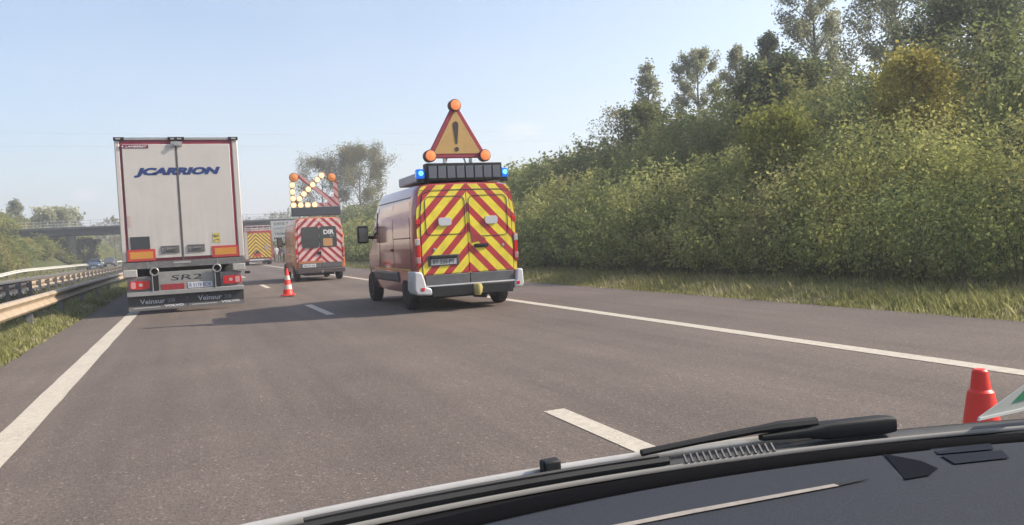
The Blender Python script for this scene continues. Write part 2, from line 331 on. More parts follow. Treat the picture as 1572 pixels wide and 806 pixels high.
ad = t.nodes.new('ShaderNodeMath'); ad.operation = 'MULTIPLY_ADD'; ad.inputs[1].default_value = .35; t.links.new(n2.outputs[0], ad.inputs[0]); t.links.new(n.outputs[0], ad.inputs[2])
mr = t.nodes.new('ShaderNodeMapRange'); t.links.new(ad.outputs[0], mr.inputs[0]); mr.inputs[1].default_value = .74; mr.inputs[2].default_value = .86; mr.inputs[4].default_value = .75
mx_ = t.nodes.new('ShaderNodeMixRGB'); t.links.new(mr.outputs[0], mx_.inputs[0]); t.links.new(p.inputs['Base Color'].links[0].from_socket, mx_.inputs[1]); mx_.inputs[2].default_value = (.16, .13, .11, 1); t.links.new(mx_.outputs[0], p.inputs['Base Color'])
o = sheet('road_edge_line', line_m, -1.45, -1.21, -30, 330, .004, 700, .006)
o = sheet('road_edge_line', line_m, 5.98, 6.19, -30, 330, .004, 700, .006)
mb = MB()
for k in range(-2, 24):
    y0 = 15.5+13.2*k if k != -1 else 2.45; y1 = y0+3.2 if k != -1 else 5.35
    mb.add([(2.345, y0, .004), (2.505, y0, .004), (2.51, y1, .004), (2.34, y1, .004)], [(0, 1, 2, 3)])
tag(mb.build('lane_dashes', line_m, smooth=False), kind='structure')
mb = MB()
for x in (-6.9, -13.6): mb.add([(x-.1, -30, .004), (x+.1, -30, .004), (x+.1, 330, .004), (x-.1, 330, .004)], [(0, 1, 2, 3)])
for k in range(-2, 24): mb.add([(-10.3, 13*k, .004), (-10.15, 13*k, .004), (-10.15, 13*k+3, .004), (-10.3, 13*k+3, .004)], [(0, 1, 2, 3)])
tag(mb.build('opposite_road_lines', line_m, smooth=False), kind='structure')

# ------------------------------------------------------------------ vegetation
def leaf_mesh(name, P, S, m, parent=None, up=.0, aspect=1.6, tint=None, hue=None, nrm=None):
    """P (n,3) leaf centres, S (n,) sizes -> one mesh of lozenge leaves"""
    n = len(P); d = RNG.normal(size=(n, 3)); d[:, 2] += up
    if nrm is not None:
        q = nrm*1.25+RNG.normal(size=(n, 3))*.62; q /= np.linalg.norm(q, axis=1)[:, None]; d -= q*(d*q).sum(1)[:, None]
    d /= np.linalg.norm(d, axis=1)[:, None]
    if nrm is not None: e = np.cross(q, d)
    else: e = RNG.normal(size=(n, 3)); e -= d*(e*d).sum(1)[:, None]
    e /= np.linalg.norm(e, axis=1)[:, None]
    a = d*(S*aspect/2)[:, None]; b = e*(S/2)[:, None]
    V = np.stack([P-a, P+b+a*.1, P+a, P-b+a*.1], 1).reshape(-1, 3).astype(np.float32)
    me = bpy.data.meshes.new(name); me.vertices.add(4*n); me.vertices.foreach_set('co', V.ravel())
    me.loops.add(4*n); me.loops.foreach_set('vertex_index', np.arange(4*n, dtype=np.int32)); me.polygons.add(n)
    me.polygons.foreach_set('loop_start', np.arange(0, 4*n, 4, dtype=np.int32))
    at = me.attributes.new('tint', 'FLOAT', 'POINT'); tt = tint if tint is not None else RNG.random(n); at.data.foreach_set('value', np.repeat(tt, 4).astype(np.float32))
    ah = me.attributes.new('hue', 'FLOAT', 'POINT'); ah.data.foreach_set('value', np.repeat(hue if hue is not None else RNG.random(n)*.4+.3, 4).astype(np.float32))
    me.update(calc_edges=True); me.materials.append(m)
    o = bpy.data.objects.new(name, me); C.objects.link(o)
    if parent: o.parent = parent
    return o
def shrub_points(cx, cy, cz, rx, ry, rz, nclump, per, spread):
    """leaf clumps on and in an uneven ellipsoid; clumps stretch outward like twigs"""
    th = RNG.random(nclump)*2*pi; u = RNG.random(nclump)*1.25-.25; u = np.clip(u, -1, 1)
    s = np.sqrt(1-u*u); d = np.stack([s*np.cos(th), s*np.sin(th), u], 1)
    r = (.62+.42*RNG.random(nclump)**.8); c = d*r[:, None]*np.array([rx, ry, rz])
    k = RNG.normal(size=(nclump, per, 3))*spread
    l = RNG.random((nclump, per, 1))*spread*3.2-spread
    dd = d+np.array([0, 0, .8]); dd /= np.linalg.norm(dd, axis=1)[:, None]
    P = c[:, None, :]+k*.55+dd[:, None, :]*l
    nn_ = np.repeat((d+np.array([0, 0, .35]))[:, None, :], per, 1).reshape(-1, 3)
    return P.reshape(-1, 3)+np.array([cx, cy, cz]), nn_/np.linalg.norm(nn_, axis=1)[:, None]
PR = np.array([[0.92559003, 0.06197351, -0.37341984], [-0.37464851, 0.00911923, -0.92712207], [-0.0540517, 0.99803613, 0.03165895]])
lm_bank = leaf_mat('bank_leaves', (.15, .20, .085), (.37, .37, .13), (.33, .28, .15), .52, .22)
lm_far = leaf_mat('far_leaves', (.12, .13, .06), (.18, .16, .08), (.19, .14, .09), .4, .05, 3.0)
lm_left = leaf_mat('left_bank_leaves', (.16, .20, .06), (.26, .26, .08), (.27, .19, .10), .55, .12, 5.0)
lm_grass = leaf_mat('grass_blades', (.29, .29, .12), (.41, .38, .20), (.50, .44, .30), .5, .5, 9.0)
twig_m = mat('twig_bark', (.11, .085, .06), .9)

# right-hand bank
P = []; S = []; T = []; H = []; Q = []
tw = MB()
yy = 3.0
def hum(y, k): return math.sin(y*.37+k)*.5+math.sin(y*.13+2.1*k)*.5
cells = 0
for row, (x0, hgt, rad) in enumerate(((11.5, 1.25, .65), (12.4, 1.9, .95), (13.6, 2.4, 1.2), (15.1, 2.75, 1.35), (19.0, 2.6, 1.7), (21.6, 2.6, 1.9), (24.6, 2.3, 2.0), (27.8, 1.9, 2.1), (31, 1.6, 2.2))):
    y = 2.6+row*.3
    while y < 205:
        step = rad*random.uniform(.95, 1.7)*(1+y/150)
        x = x0+random.uniform(-.3, .35)*(1 if row else .35)*(1+y/100)
        vis = x/y < 1.12 or row == 0
        if y > 5+row*.8:
            dist = math.hypot(x, y); sc_h = random.choice((.5, .7, .9, 1.05, 1.2, 1.45)); ht = hgt*sc_h*(1+.12*hum(y, row)); rr = rad*random.uniform(.85, 1.2)*(1+y/300)
            z0 = float(terrain(x, y)); cap = .66*(x-9.6)-z0
            ht = min(ht, max(cap, .9)); ht *= 1-.28*float(smooth(26, 60, y))
            s = max(.034, .0027*dist)
            big = random.random(); rr *= .85+.45*big; ncl = int(min(460, 46*rr*ht/ (s/.05)**1.6+8)); per = 20
            p_, q_ = shrub_points(x, y, z0+ht*.38, rr, rr*1.1, ht*.62, ncl, per, .15*max(1, (s/.07)**.8))
            keep = p_[:, 2] > z0-.1
            if y < 9 and x/y > 1.5: keep &= RNG.random(len(p_)) < .5
            p_ = p_[keep]; q_ = q_[keep]; Q.append(q_); P.append(p_); S.append(s*RNG.uniform(.7, 1.35, len(p_))); base = random.random(); base = .12+base*.4 if row == 4 else .25+.75*base if row in (2, 3) else base; T.append(np.clip(base*.6+.4*RNG.random(len(p_)), 0, 1)); H.append(np.full(len(p_), random.random()*(.3 if row == 4 else 1)+(.35 if row in (2, 3) else 0)))
            if row < 3 and y < 45:
                for _ in range(9 if row == 0 else 4):
                    a = random.uniform(0, 2*pi); q = rr*random.uniform(.3, .95); b = (x+.15*cos(a), y+.15*sin(a), z0)
                    tw.tube([b, (x+q*.5*cos(a), y+q*.5*sin(a), z0+ht*.5), (x+q*cos(a), y+q*sin(a), z0+ht*random.uniform(.8, 1.12))], [.014, .008, .003], 3, False)
        y += step
P = np.concatenate(P); S = np.concatenate(S); T = np.concatenate(T); H = np.concatenate(H)
print('bank leaves', len(P))
bank = leaf_mesh('shrubbery', P, S, lm_bank, tint=T, hue=H, up=.3, nrm=np.concatenate(Q)); tag(bank, 'dense mass of green and olive shrubs covering the roadside bank', 'shrubbery', kind='stuff')
tag(tw.build('twigs', twig_m, smooth=False), 'thin brown twigs inside the shrubs along the foot of the bank', 'twigs', kind='stuff')
# left-hand bank beyond the opposite road
P = []; S = []; T = []; H = []; Q = []
for row, (x0, hgt, rad) in enumerate(((-16.4, .9, .7), (-17.3, 1.5, 1.0), (-18.6, 1.9, 1.4), (-20.2, 2.0, 1.6), (-22.2, 1.9, 1.7), (-24.2, 2.0, 1.8), (-27, 2.4, 2.0), (-30, 2.6, 2.2), (-34, 2.8, 2.4))):
    y = 66.
    while y < 215:
        x = x0+random.uniform(-.6, .6); z0 = float(terrain(x, y)); ht = hgt*random.choice((.6, .85, 1, 1.1, 1.3)); rr = rad*random.uniform(.9, 1.3)
        if not ((125 < y < 135 and x > -23.5 and z0+ht > 4.0) or (95 < y < 131 and x > -18.2+(131-y)*.03) or (100 < y < 131 and x > -23 and z0+ht > 4.4)):
            s = .18; p_, q_ = shrub_points(x, y, z0+ht*.3, rr, rr*1.2, ht*.7, int(18+14*rr*ht), 14, .32); k_ = p_[:, 2] > z0-.1; p_ = p_[k_]; Q.append(q_[k_]); H.append(np.full(len(p_), random.random()))
            P.append(p_); S.append(s*RNG.uniform(.7, 1.4, len(p_))); T.append(np.clip(random.random()*.55+.45*RNG.random(len(p_)), 0, 1))
        y += rr*random.uniform(1.0, 1.5)
P = np.concatenate(P); print('left leaves', len(P))
tag(leaf_mesh('shrubbery', P, np.concatenate(S), lm_left, tint=np.concatenate(T), hue=np.concatenate(H), nrm=np.concatenate(Q), up=.3), 'light green shrubs on the bank beyond the opposite carriageway', 'shrubbery', kind='stuff')
# far woods on the ridge
n = 60000; x = RNG.uniform(-260, 420, n); y = RNG.uniform(250, 640, n); keep = (x/y > -.45) & (x/y < .62); x = x[keep]; y = y[keep]
cx_ = np.round(x/7+.35*np.sin(y))*7; cy_ = np.round(y/9)*9
rr = RNG.normal(size=(len(x), 3))*np.array([2.4, 2.4, 2.2]); bz = terrain(cx_, cy_)+1.5+1.6*np.sin(cx_*1.7)*np.sin(cy_*.9)
P = np.stack([cx_+rr[:, 0]+1.5*np.sin(cy_*3), cy_+rr[:, 1], bz+rr[:, 2]], 1)
tag(leaf_mesh('far_woods', P, RNG.uniform(.8, 1.9, len(P)), lm_far), 'hazy wooded ridge on the horizon behind the bridge', 'woods', kind='stuff')

def tree(label, x, y, h, cr, leaf_m, leaf_n, leaf_s, seed, name='tree', lean=0, shape='round', bark=None, group=None, z=None, base=.25, clump=.35, nb=16):
    """trunk with rising limbs that fork; leaves sit in loose clumps along the twigs"""
    rnd = random.Random(seed); rt = empty(name, (x, y, float(terrain(x, y))-.05 if z is None else z)); tag(rt, label, 'tree', group)
    mb = MB(); tips = []
    r0 = h*.014+.02; pts = []; n = 7
    for i in range(n+1):
        f = i/n; pts.append(Vector((lean*f*h+rnd.uniform(-1, 1)*.012*h*f, rnd.uniform(-1, 1)*.012*h*f, h*.97*f)))
    mb.tube(pts, [r0*(1-.9*i/n) for i in range(n+1)], 6)
    def at(f): k = f*n; i = min(int(k), n-1); return pts[i].lerp(pts[i+1], k-i)
    for b in range(nb):
        f = base+(1-base)*(b+rnd.random())/nb*.97; o_ = at(f); a = b*2.4+rnd.uniform(-.5, .5)
        env = (math.sin(pi*min(1, (f-base)/(1-base)*.82+.2))**.7 if shape == 'round' else (1.02-(f-base)/(1-base))**.75 if shape == 'cone' else min(1, (1.04-(f-base)/(1-base))*2.2)**.8*(.8+.2*sin(f*23+seed)))
        ln = cr*env*rnd.uniform(.8, 1.12); upp = (.65 if shape == 'round' else .8)+f*.3
        d = Vector((cos(a), sin(a), upp)).normalized(); p1 = o_+d*ln*.5+Vector((0, 0, .04*ln)); p2 = o_+Vector((cos(a), sin(a), upp*1.15)).normalized()*ln
        rb = r0*(1-.85*f)*.45; mb.tube([o_, p1, p2], [rb, rb*.6, rb*.18], 4, False); tips.append((o_.lerp(p1, .6), p2))
        for k in range(5):
            q = p1.lerp(p2, rnd.random()*.9) if k else p2; dd = (d+Vector((rnd.uniform(-1, 1), rnd.uniform(-1, 1), rnd.uniform(-.3, 1)))*.8).normalized()*ln*rnd.uniform(.2, .42)
            mb.tube([q, q+dd*.5+Vector((0, 0, .03)), q+dd], [rb*.3, rb*.2, rb*.08], 3, False); tips.append((q, q+dd))
            for j in range(2):
                q2 = q+dd*rnd.uniform(.3, .9); d2 = (dd.normalized()+Vector((rnd.uniform(-1, 1), rnd.uniform(-1, 1), rnd.uniform(-.2, 1)))).normalized()*ln*.18
                mb.tube([q2, q2+d2], [rb*.13, rb*.05], 3, False); tips.append((q2, q2+d2))
    mb.build('trunk', bark or mat('grey_bark', (.14, .125, .11), .9), rt, smooth=False)
    A = np.array([t_[0] for t_ in tips]); B = np.array([t_[1] for t_ in tips]); k = RNG.integers(0, len(A), leaf_n); f = RNG.random(leaf_n)[:, None]**.7
    P = A[k]*(1-f)+B[k]*f+RNG.normal(size=(leaf_n, 3))*clump*max(cr, 2.2)*.25; P = P[P[:, 2] > .02*h]
    kt = RNG.random(len(A)); leaf_mesh('crown', P, RNG.uniform(.7, 1.3, len(P))*leaf_s, leaf_m, rt, tint=np.clip(.6*kt[k][:len(P)]+.4*RNG.random(len(P)), 0, 1), aspect=1.35)
    return rt
lm_pop = leaf_mat('poplar_leaves', (.25, .27, .17), (.31, .32, .20), (.38, .37, .28), .6, .6, 2.0)
lm_pale = leaf_mat('pale_leaves', (.15, .18, .06), (.19, .20, .08), (.16, .16, .08), .45, .3, 4.0)
lm_dark = leaf_mat('dark_leaves', (.11, .145, .075), (.13, .16, .08), (.15, .165, .085), .4, .3, 6.0)
lm_yel = leaf_mat('yellow_leaves', (.38, .33, .08), (.44, .37, .10), (.28, .27, .08), .5, .5, 8.0)
lm_bud = leaf_mat('bud_leaves', (.26, .23, .12), (.22, .21, .12), (.20, .21, .09), .5, .2, 10.0)
# tall trees on top of the right-hand bank
tree('tall leafy tree against the sky, the largest on the crest of the bank', 34, 36, 9.2, 2.7, lm_pop, 19000, .10, 11, shape='tall', nb=34, base=.04, clump=.26)
tree('broad leafy tree cut by the top of the photo, right of the largest one', 34, 30.4, 9.2, 3.2, lm_pop, 22000, .10, 12, shape='tall', nb=36, base=.04, clump=.28)
tree('dense tree in the top right corner behind dark foliage', 33, 25.2, 8.0, 3.4, lm_pop, 20000, .10, 13, nb=36, base=.04, clump=.3)
tree('dark upright tree just left of the largest tree on the crest', 33, 38.6, 6.0, 1.4, lm_dark, 9500, .10, 14, shape='tall', nb=26, base=.03, clump=.26)
tree('slender pale tree between the dark upright tree and the forked one', 33, 41.8, 6.0, 1.3, lm_pop, 7000, .10, 15, shape='tall', nb=24, base=.03, clump=.26)
tree('forked pale tree with loose open crown on the crest of the bank', 33, 46, 6.8, 2.0, lm_pop, 13000, .10, 16, shape='round', nb=28, base=.04, clump=.26)
tree('small spindly tree, leftmost of those on the crest of the bank', 32, 50.8, 7.0, 1.2, lm_pop, 3400, .14, 17, shape='tall', nb=24, base=.1)
tree('bare grey branching tree beside the pale green bush on the bank', 24, 41.6, 4.6, 1.8, lm_bud, 1500, .09, 18, nb=26, base=.05)
tree('pale green bushy tree at the left end of the tall bank', 23, 36.8, 4.2, 1.7, lm_pale, 9000, .10, 19, base=.05, nb=26)
tree('golden yellow bush standing out among green shrubs on the bank', 17.8, 15.4, 3.4, 1.15, lm_yel, 10000, .07, 20, name='bush', base=.05, nb=26)
tree('dark green bush behind the golden bush in the upper right', 24, 18.6, 4.0, 2.0, lm_dark, 12000, .09, 21, name='bush', base=.05, nb=26)
tree('dark green bush halfway up the bank above the olive shrubs', 22, 25.4, 3.9, 2.2, lm_dark, 12000, .10, 22, name='bush', base=.05, nb=26)
tree('yellow-green bush low on the bank in front of the dark green bush', 15.2, 17.6, 3.0, 1.2, leaf_mat('lime_leaves', (.22, .25, .06), (.26, .26, .07), (.17, .19, .06), .5, .5, 18.0), 8000, .075, 23, name='bush', base=.05, nb=24)
tree('broad bare spring tree behind the arrow board', 17.4, 112, 11.5, 4.2, lm_bud, 11000, .12, 31, base=.15, nb=26, bark=mat('pale_bark', (.22, .19, .16), .9))
tree('rounded half-bare tree with olive buds, right of the one behind the arrow board', 22.6, 112, 10.6, 5.0, lm_bud, 24000, .14, 32, base=.15, nb=28, bark=mat('pale_bark', (.22, .19, .16), .9))
tree('thin bare tree behind the bridge railing, left of the arrow board', 15.6, 150, 6.2, 3.0, lm_bud, 700, .2, 33, nb=20)
tree('large pale flowering tree behind the left end of the bridge', -19.4, 142, 6.0, 3.5, leaf_mat('blossom_leaves', (.42, .41, .28), (.36, .37, .22), (.28, .28, .16), .4, .3, 12.0), 9000, .25, 34, base=.1, nb=28)
tree('small dark tree left of the pale flowering tree behind the bridge', -24.2, 140, 5.0, 1.3, lm_pop, 2200, .18, 35, base=.2)
tree('thin bare tree beside the trailer behind the bridge railing', -12.4, 158, 8.8, 2.4, lm_bud, 700, .2, 36)
tree('white blossoming bush beneath the bridge beside its pier', -14.9, 139, 4.2, 2.2, leaf_mat('blossom', (.36, .31, .27), (.26, .24, .17), (.14, .17, .06), .4, .5, 14.0), 3000, .2, 37, name='bush', base=.1)

# grass
def blades(name, n, xf, yf, hf, wf, m, label, zoff=0):
    x = xf(n); y = yf(n); z = terrain(x, y); h = hf(x, y)*RNG.uniform(.45, 1.25, n); wd = wf(y)*RNG.uniform(.7, 1.3, n); a = RNG.random(n)*2*pi; ln = RNG.normal(size=(n, 2))*.28*h[:, None]; ln[:, 0] -= .12*h
    b = np.stack([x, y, z], 1); dx = np.stack([np.cos(a)*wd, np.sin(a)*wd, 0*wd], 1); mid = b+np.stack([ln[:, 0]*.4, ln[:, 1]*.4, h*.6], 1); tip = b+np.stack([ln[:, 0], ln[:, 1], h], 1)
    V = np.stack([b-dx, b+dx, mid+dx*.7, tip, mid-dx*.7], 1).reshape(-1, 3).astype(np.float32)
    me = bpy.data.meshes.new(name); me.vertices.add(5*n); me.vertices.foreach_set('co', V.ravel()); me.loops.add(5*n); me.loops.foreach_set('vertex_index', np.arange(5*n, dtype=np.int32))
    me.polygons.add(n); me.polygons.foreach_set('loop_start', np.arange(0, 5*n, 5, dtype=np.int32)); at = me.attributes.new('tint', 'FLOAT', 'POINT'); at.data.foreach_set('value', np.repeat(RNG.random(n), 5).astype(np.float32))
    me.update(calc_edges=True); me.materials.append(m); o = bpy.data.objects.new(name, me); C.objects.link(o); tag(o, label, 'grass', kind='stuff'); return o
def ydist(lo, hi): return lambda n: lo*np.exp(RNG.random(n)*math.log(hi/lo))
blades('grass', 130000, lambda n: 8.88+2.3*RNG.random(n)**.85, ydist(5.2, 130), lambda x, y: .08+.14*smooth(8.9, 9.8, x), lambda y: .0028+.0005*y, lm_grass, 'rough grass verge between the hard shoulder and the shrubs')
blades('grass', 1800, lambda n: 9.2+1.4*RNG.random(n), ydist(5.2, 60), lambda x, y: .32+0*x, lambda y: .002+.0003*y, lm_grass, 'tall pale seeding stalks standing above the verge grass')
blades('grass', 42000, lambda n: -2.30-1.5*RNG.random(n)**.8, ydist(7.5, 90), lambda x, y: .06+.16*smooth(-2.3, -2.9, x), lambda y: .005+.0006*y, lm_grass, 'short green grass strip in front of the near guardrail')
blades('grass', 30000, lambda n: -3.6-2.7*RNG.random(n), ydist(12, 160), lambda x, y: .28+0*x, lambda y: .006+.0009*y, leaf_mat('median_grass', (.16, .15, .08), (.22, .19, .11), (.13, .15, .06), .4, .5, 16.0), 'scruffy grass between the two median guardrails')
blades('grass', 16000, lambda n: -14.25-1.6*RNG.random(n)-.15, ydist(50, 170), lambda x, y: .16+0*x, lambda y: .004+.001*y, lm_grass, 'grass under the far guardrail of the opposite carriageway')

# ------------------------------------------------------------------ guardrails
rail_m = mat('dusty_guardrail_steel', (.42, .33, .235), .55, .15, noise=(2.5, .18)); rail_far = mat('white_guardrail_steel', (.55, .53, .47), .5, .1, noise=(2, .12))
def wprof(face):  # W section, face=+1 bulges to +X
    return [(0, .31), (.055, .29), (.08, .245), (.055, .205), (.015, .17), (.015, .14), (.055, .105), (.08, .065), (.055, .02), (0, 0)]
def rail(x_of, ys_, z_of, face, name, label, m, post_x, step, posts=True, group=None):
    rt = empty(name, (x_of(ys_[0]), ys_[0], 0)); tag(rt, label, 'guardrail', group); pr = wprof(face); n = len(pr); vs = []; fs = []; ox, oy = rt.location.x, rt.location.y
    for y in ys_:
        for a, b in pr: vs.append((x_of(y)-ox+face*a, y-oy, z_of(y)+b))
    for i in range(len(ys_)-1):
        for k in range(n-1): fs.append((i*n+k, i*n+k+1, (i+1)*n+k+1, (i+1)*n+k))
    o = MB().add(vs, fs).build('beam', m, rt, angle=60); so = o.modifiers.new('t', 'SOLIDIFY'); so.thickness = .004
    if posts:
        y = ys_[0]; cnt = 0
        while y < ys_[-1] and cnt < 100:
            zt = z_of(y)+.28; px = x_of(y)-ox+post_x
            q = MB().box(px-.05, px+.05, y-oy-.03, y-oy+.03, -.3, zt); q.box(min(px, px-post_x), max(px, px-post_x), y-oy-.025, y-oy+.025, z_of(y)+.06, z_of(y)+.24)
            q.build('post', dirty_shade_steel, rt); y += step; cnt += 1  # dark steel puts the shade beneath the beam into the posts
    return rt
rail(lambda y: -2.88, [float(v) for v in np.arange(-6, 190, 4)], lambda y: .37, 1, 'guardrail', 'near steel guardrail with a long groove, along the left grass strip', rail_m, -.12, 4)
rail(lambda y: -5.7, [float(v) for v in np.arange(8, 200, 4)], lambda y: .36, -1, 'guardrail', 'second median guardrail seen from its post side, partly in shadow', rail_m, .12, 2)
rail(lambda y: -14.3-.0*y, [62., 64, 67, 70, 73, 76, 80, 84, 88]+[float(v) for v in np.arange(92, 220, 4)], lambda y: .02+.50*float(smooth(62, 86, y)), 1, 'guardrail', 'pale guardrail on the far side of the opposite carriageway, its end sloping down', rail_far, -.12, 4)

# ------------------------------------------------------------------ bridge
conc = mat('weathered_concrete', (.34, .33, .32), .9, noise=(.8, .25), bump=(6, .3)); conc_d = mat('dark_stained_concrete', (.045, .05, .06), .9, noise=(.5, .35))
br = empty('bridge', (-23, 130, 0)); tag(br, 'low concrete road bridge crossing over the motorway', 'bridge')
def dz(x): return .004*(x)
def deckbox(mb, x0, x1, y0, y1, z0, z1, n=24):
    for i in range(n):
        a = x0+(x1-x0)*i/n; b = x0+(x1-x0)*(i+1)/n
    v = []; f = []
    for i in range(n+1):
        a = x0+(x1-x0)*i/n; k = .35*(1-((a-17)/40)**2)
        v += [(a, y0, z0+k), (a, y1, z0+k), (a, y1, z1+k), (a, y0, z1+k)]
        if i:
            q = 4*i
            for j in range(4): f.append((q-4+j, q-4+(j+1) % 4, q+(j+1) % 4, q+j))
    f += [(0, 1, 2, 3), (4*n+3, 4*n+2, 4*n+1, 4*n)]; mb.add(v, f)
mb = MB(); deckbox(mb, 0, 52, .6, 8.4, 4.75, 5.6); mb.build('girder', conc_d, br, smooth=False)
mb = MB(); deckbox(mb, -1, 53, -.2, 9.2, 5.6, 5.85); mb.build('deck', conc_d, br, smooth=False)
for px in (6.6, 18.0, 31.6):
    MB().lathe([(.62, -.2), (.62, 4.3), (.75, 5.02)], (px, 4.5, 0), 'Z', 20).build('pier', conc, br)
for yy_ in (-.1, 9.1):
    mb = MB()
    for i in range(int(54/.9)):
        a = -1+.9*i; k = .35*(1-((a-17)/40)**2); big = i % 3 == 0; wd = .045 if big else .018
        mb.box(a-wd, a+wd, yy_-.03, yy_+.03, 5.85+k, (6.85 if big else 6.75)+k)
    for zz in (5.98, 6.35, 6.75):
        mb.tube([(a, yy_, zz+.35*(1-((a-17)/40)**2)) for a in np.linspace(-1, 53, 19)], .03, 5)
    mb.build('railing', mat('pale_railing', (.48, .48, .48), .5, .2), br, smooth=False)
for a0, a1 in ((-3.5, .6), (51.4, 56)):
    MB().box(a0, a1, .2, 8.8, 1.0, 4.9).build('abutment', conc, br, bevel=.05)

# power lines
wm = mat('cable', (.10, .10, .11), .6)
for i, (z, lab) in enumerate(((60, 'upper thin power cable crossing the sky'), (54, 'lower thin power cable crossing the sky'))):
    pts = [(x, 420+.02*x, z+8*((x-20)/300)**2) for x in np.linspace(-420, 480, 24)]
    tag(MB().tube(pts, .045, 4).build('power_cable', wm), lab, 'power cable')

# ------------------------------------------------------------------ haze
HAZE = .0016
if HAZE:
    hb = MB().box(-1400, 1700, -190, 2200, -1.5, 75).build('haze', mat('tmp', (1, 1, 1)), smooth=False); hb.data.materials.clear()
    hm = bpy.data.materials.new('haze'); hm.use_nodes = True; t = hm.node_tree; t.nodes.remove(t.nodes['Principled BSDF']); v = t.nodes.new('ShaderNodeVolumePrincipled')
    v.inputs['Color'].default_value = (.93, .95, 1, 1); v.inputs['Density'].default_value = HAZE; v.inputs['Anisotropy'].default_value = .3
    t.links.new(v.outputs[0], t.nodes['Material Output'].inputs['Volume']); hb.data.materials.append(hm); tag(hb, 'thin pale haze in the air over the whole valley', 'haze', kind='stuff')

# ------------------------------------------------------------------ semi-trailer
tr = empty('semi_trailer', (-.13, 19.8, 0)); tag(tr, 'tall white refrigerated semi-trailer with blue lettering on its rear doors, in the left lane', 'semi-trailer')
HW = 1.3; ZT = 4.0; ZB = 1.2; LEN = 13.6
MB().prism(rrect(-HW, HW, ZB-.02, ZT-.03, .03, 3), .05, LEN).build('box_body', white_paint, tr)
boxpart('rear_post', white_paint, tr, -HW-.005, -HW+.10, -.02, .16, ZB-.0, ZT-.06, bevel=.02)
boxpart('rear_post', white_paint, tr, HW-.125, HW+.005, -.02, .16, ZB-.0, ZT-.06, bevel=.02)
boxpart('top_rail', alu, tr, -HW-.01, HW+.01, -.03, .18, ZT-.06, ZT, bevel=.006)
mb = MB(); mb.box(-HW-.015, -HW+.20, -.045, -.03, ZT-.075, ZT+.004); mb.box(-.2, .15, -.05, -.03, ZT-.07, ZT+.006); mb.box(HW-.20, HW+.015, -.045, -.03, ZT-.075, ZT+.004)
mb.build('marker_lamp', black_pl, tr)
mb = MB(); mb.box(-HW+.03, -HW+.13, -.052, -.045, ZT-.05, ZT-.015); mb.box(HW-.13, HW-.03, -.052, -.045, ZT-.05, ZT-.015); mb.box(-.14, -.06, -.056, -.05, ZT-.05, ZT-.015); mb.box(.0, .09, -.056, -.05, ZT-.05, ZT-.015)
mb.build('lamp_lens', mat('grey_lens', (.35, .33, .33), .3), tr)
# door surround (maroon) and the two doors
mb = MB(); mb.box(-1.20, 1.175, -.005, .05, ZB, ZT-.06); mb.build('door_frame', maroon, tr)
DX = -.035
ld = MB().box(-1.155, DX-.018, -.035, -.006, ZB+.06, 3.845).build('rear_door', white_paint, tr, bevel=.008)
rd = MB().box(DX+.018, 1.12, -.035, -.006, ZB+.06, 3.845).build('rear_door', white_paint, tr, bevel=.008)
boxpart('door_seam', mat('seam_grey', (.10, .09, .085), .6), tr, DX-.018, DX+.018, -.042, -.006, ZB, 3.93, bevel=.004)
mb = MB(); mb.box(-.14, .10, -.07, -.036, 3.80, 3.90); mb.box(-.20, -.12, -.06, -.036, 3.76, 3.84); mb.tube([(-.03, -.07, 3.85), (-.03, -.11, 3.85)], .05, 12); mb.build('door_catch', alu, tr)
text('lettering', 'JCARRION', -.94, .89, 3.095, 3.315, -.037, blue_ink, tr, shear=.26, bold=.07)
boxpart('name_strip', mat('maroon_strip', (.17, .02, .05), .5), tr, -1.19, -.61, -.042, -.036, 3.755, 3.835, bevel=0)
text('lettering', 'LAMBERET', -1.08, -.64, 3.772, 3.815, -.043, white_ink, tr, shear=.25, bold=.02)
mb = MB()
for k in range(3):
    a = k*pi/3; mb.tube([(-1.135-.024*cos(a), -.044, 3.794-.024*sin(a)), (-1.135+.024*cos(a), -.044, 3.794+.024*sin(a))], .005, 4)
mb.build('emblem', white_ink, tr)
boxpart('vent_cover', mat('slate_cover', (.045, .05, .055), .6), tr, -1.11, -.71, -.045, -.036, 1.475, 1.765)
for (x0, x1) in ((-1.195, -.61), (.595, 1.175)):
    f_ = boxpart('reflector_panel', red_refl, tr, x0, x1, -.046, -.036, 1.215, 1.475, bevel=0); boxpart('reflector', orange_refl, f_, x0+.055, x1-.05, -.050, -.0465, 1.265, 1.425, bevel=0)
for x0, x1 in ((-.49, -.09), (.07, .45)):
    h_ = boxpart('door_latch', mat('latch_recess', (.30, .28, .26), .5), tr, x0, x1, -.042, -.036, 1.36, 1.54)
    mb = MB(); mb.tube([(x0+.02, -.05, 1.38), (x1-.02, -.05, 1.38), (x1-.02, -.05, 1.52), (x0+.02, -.05, 1.52), (x0+.02, -.05, 1.38)], .008, 6)
    mb.box(x0+.10, x1-.06, -.062, -.043, 1.40, 1.50); mb.tube([(x0+.12, -.07, 1.44), (x1-.08, -.07, 1.46)], .013, 6); mb.build('latch_handle', dirty_shade_steel, h_)
boxpart('hazard_sticker', mat('sticker_yellow', (.55, .45, .12), .5, noise=(14, .3)), tr, .63, .785, -.040, -.036, 1.56, 1.775, bevel=0)
mb = MB(); mb.tube([(.655, -.042, 1.73), (.70, -.042, 1.69), (.76, -.042, 1.72)], .010, 4); mb.tube([(.655, -.042, 1.60), (.72, -.042, 1.64), (.765, -.042, 1.61)], .006, 4); mb.build('sticker_mark', black_ink, tr)
for k in range(5): text('lettering', 'HJMPC'[k]+'2 4', -1.14, -1.07, 2.20-.055*k, 2.235-.055*k, -.037, mat('pink_ink', (.55, .25, .22), .5), tr)
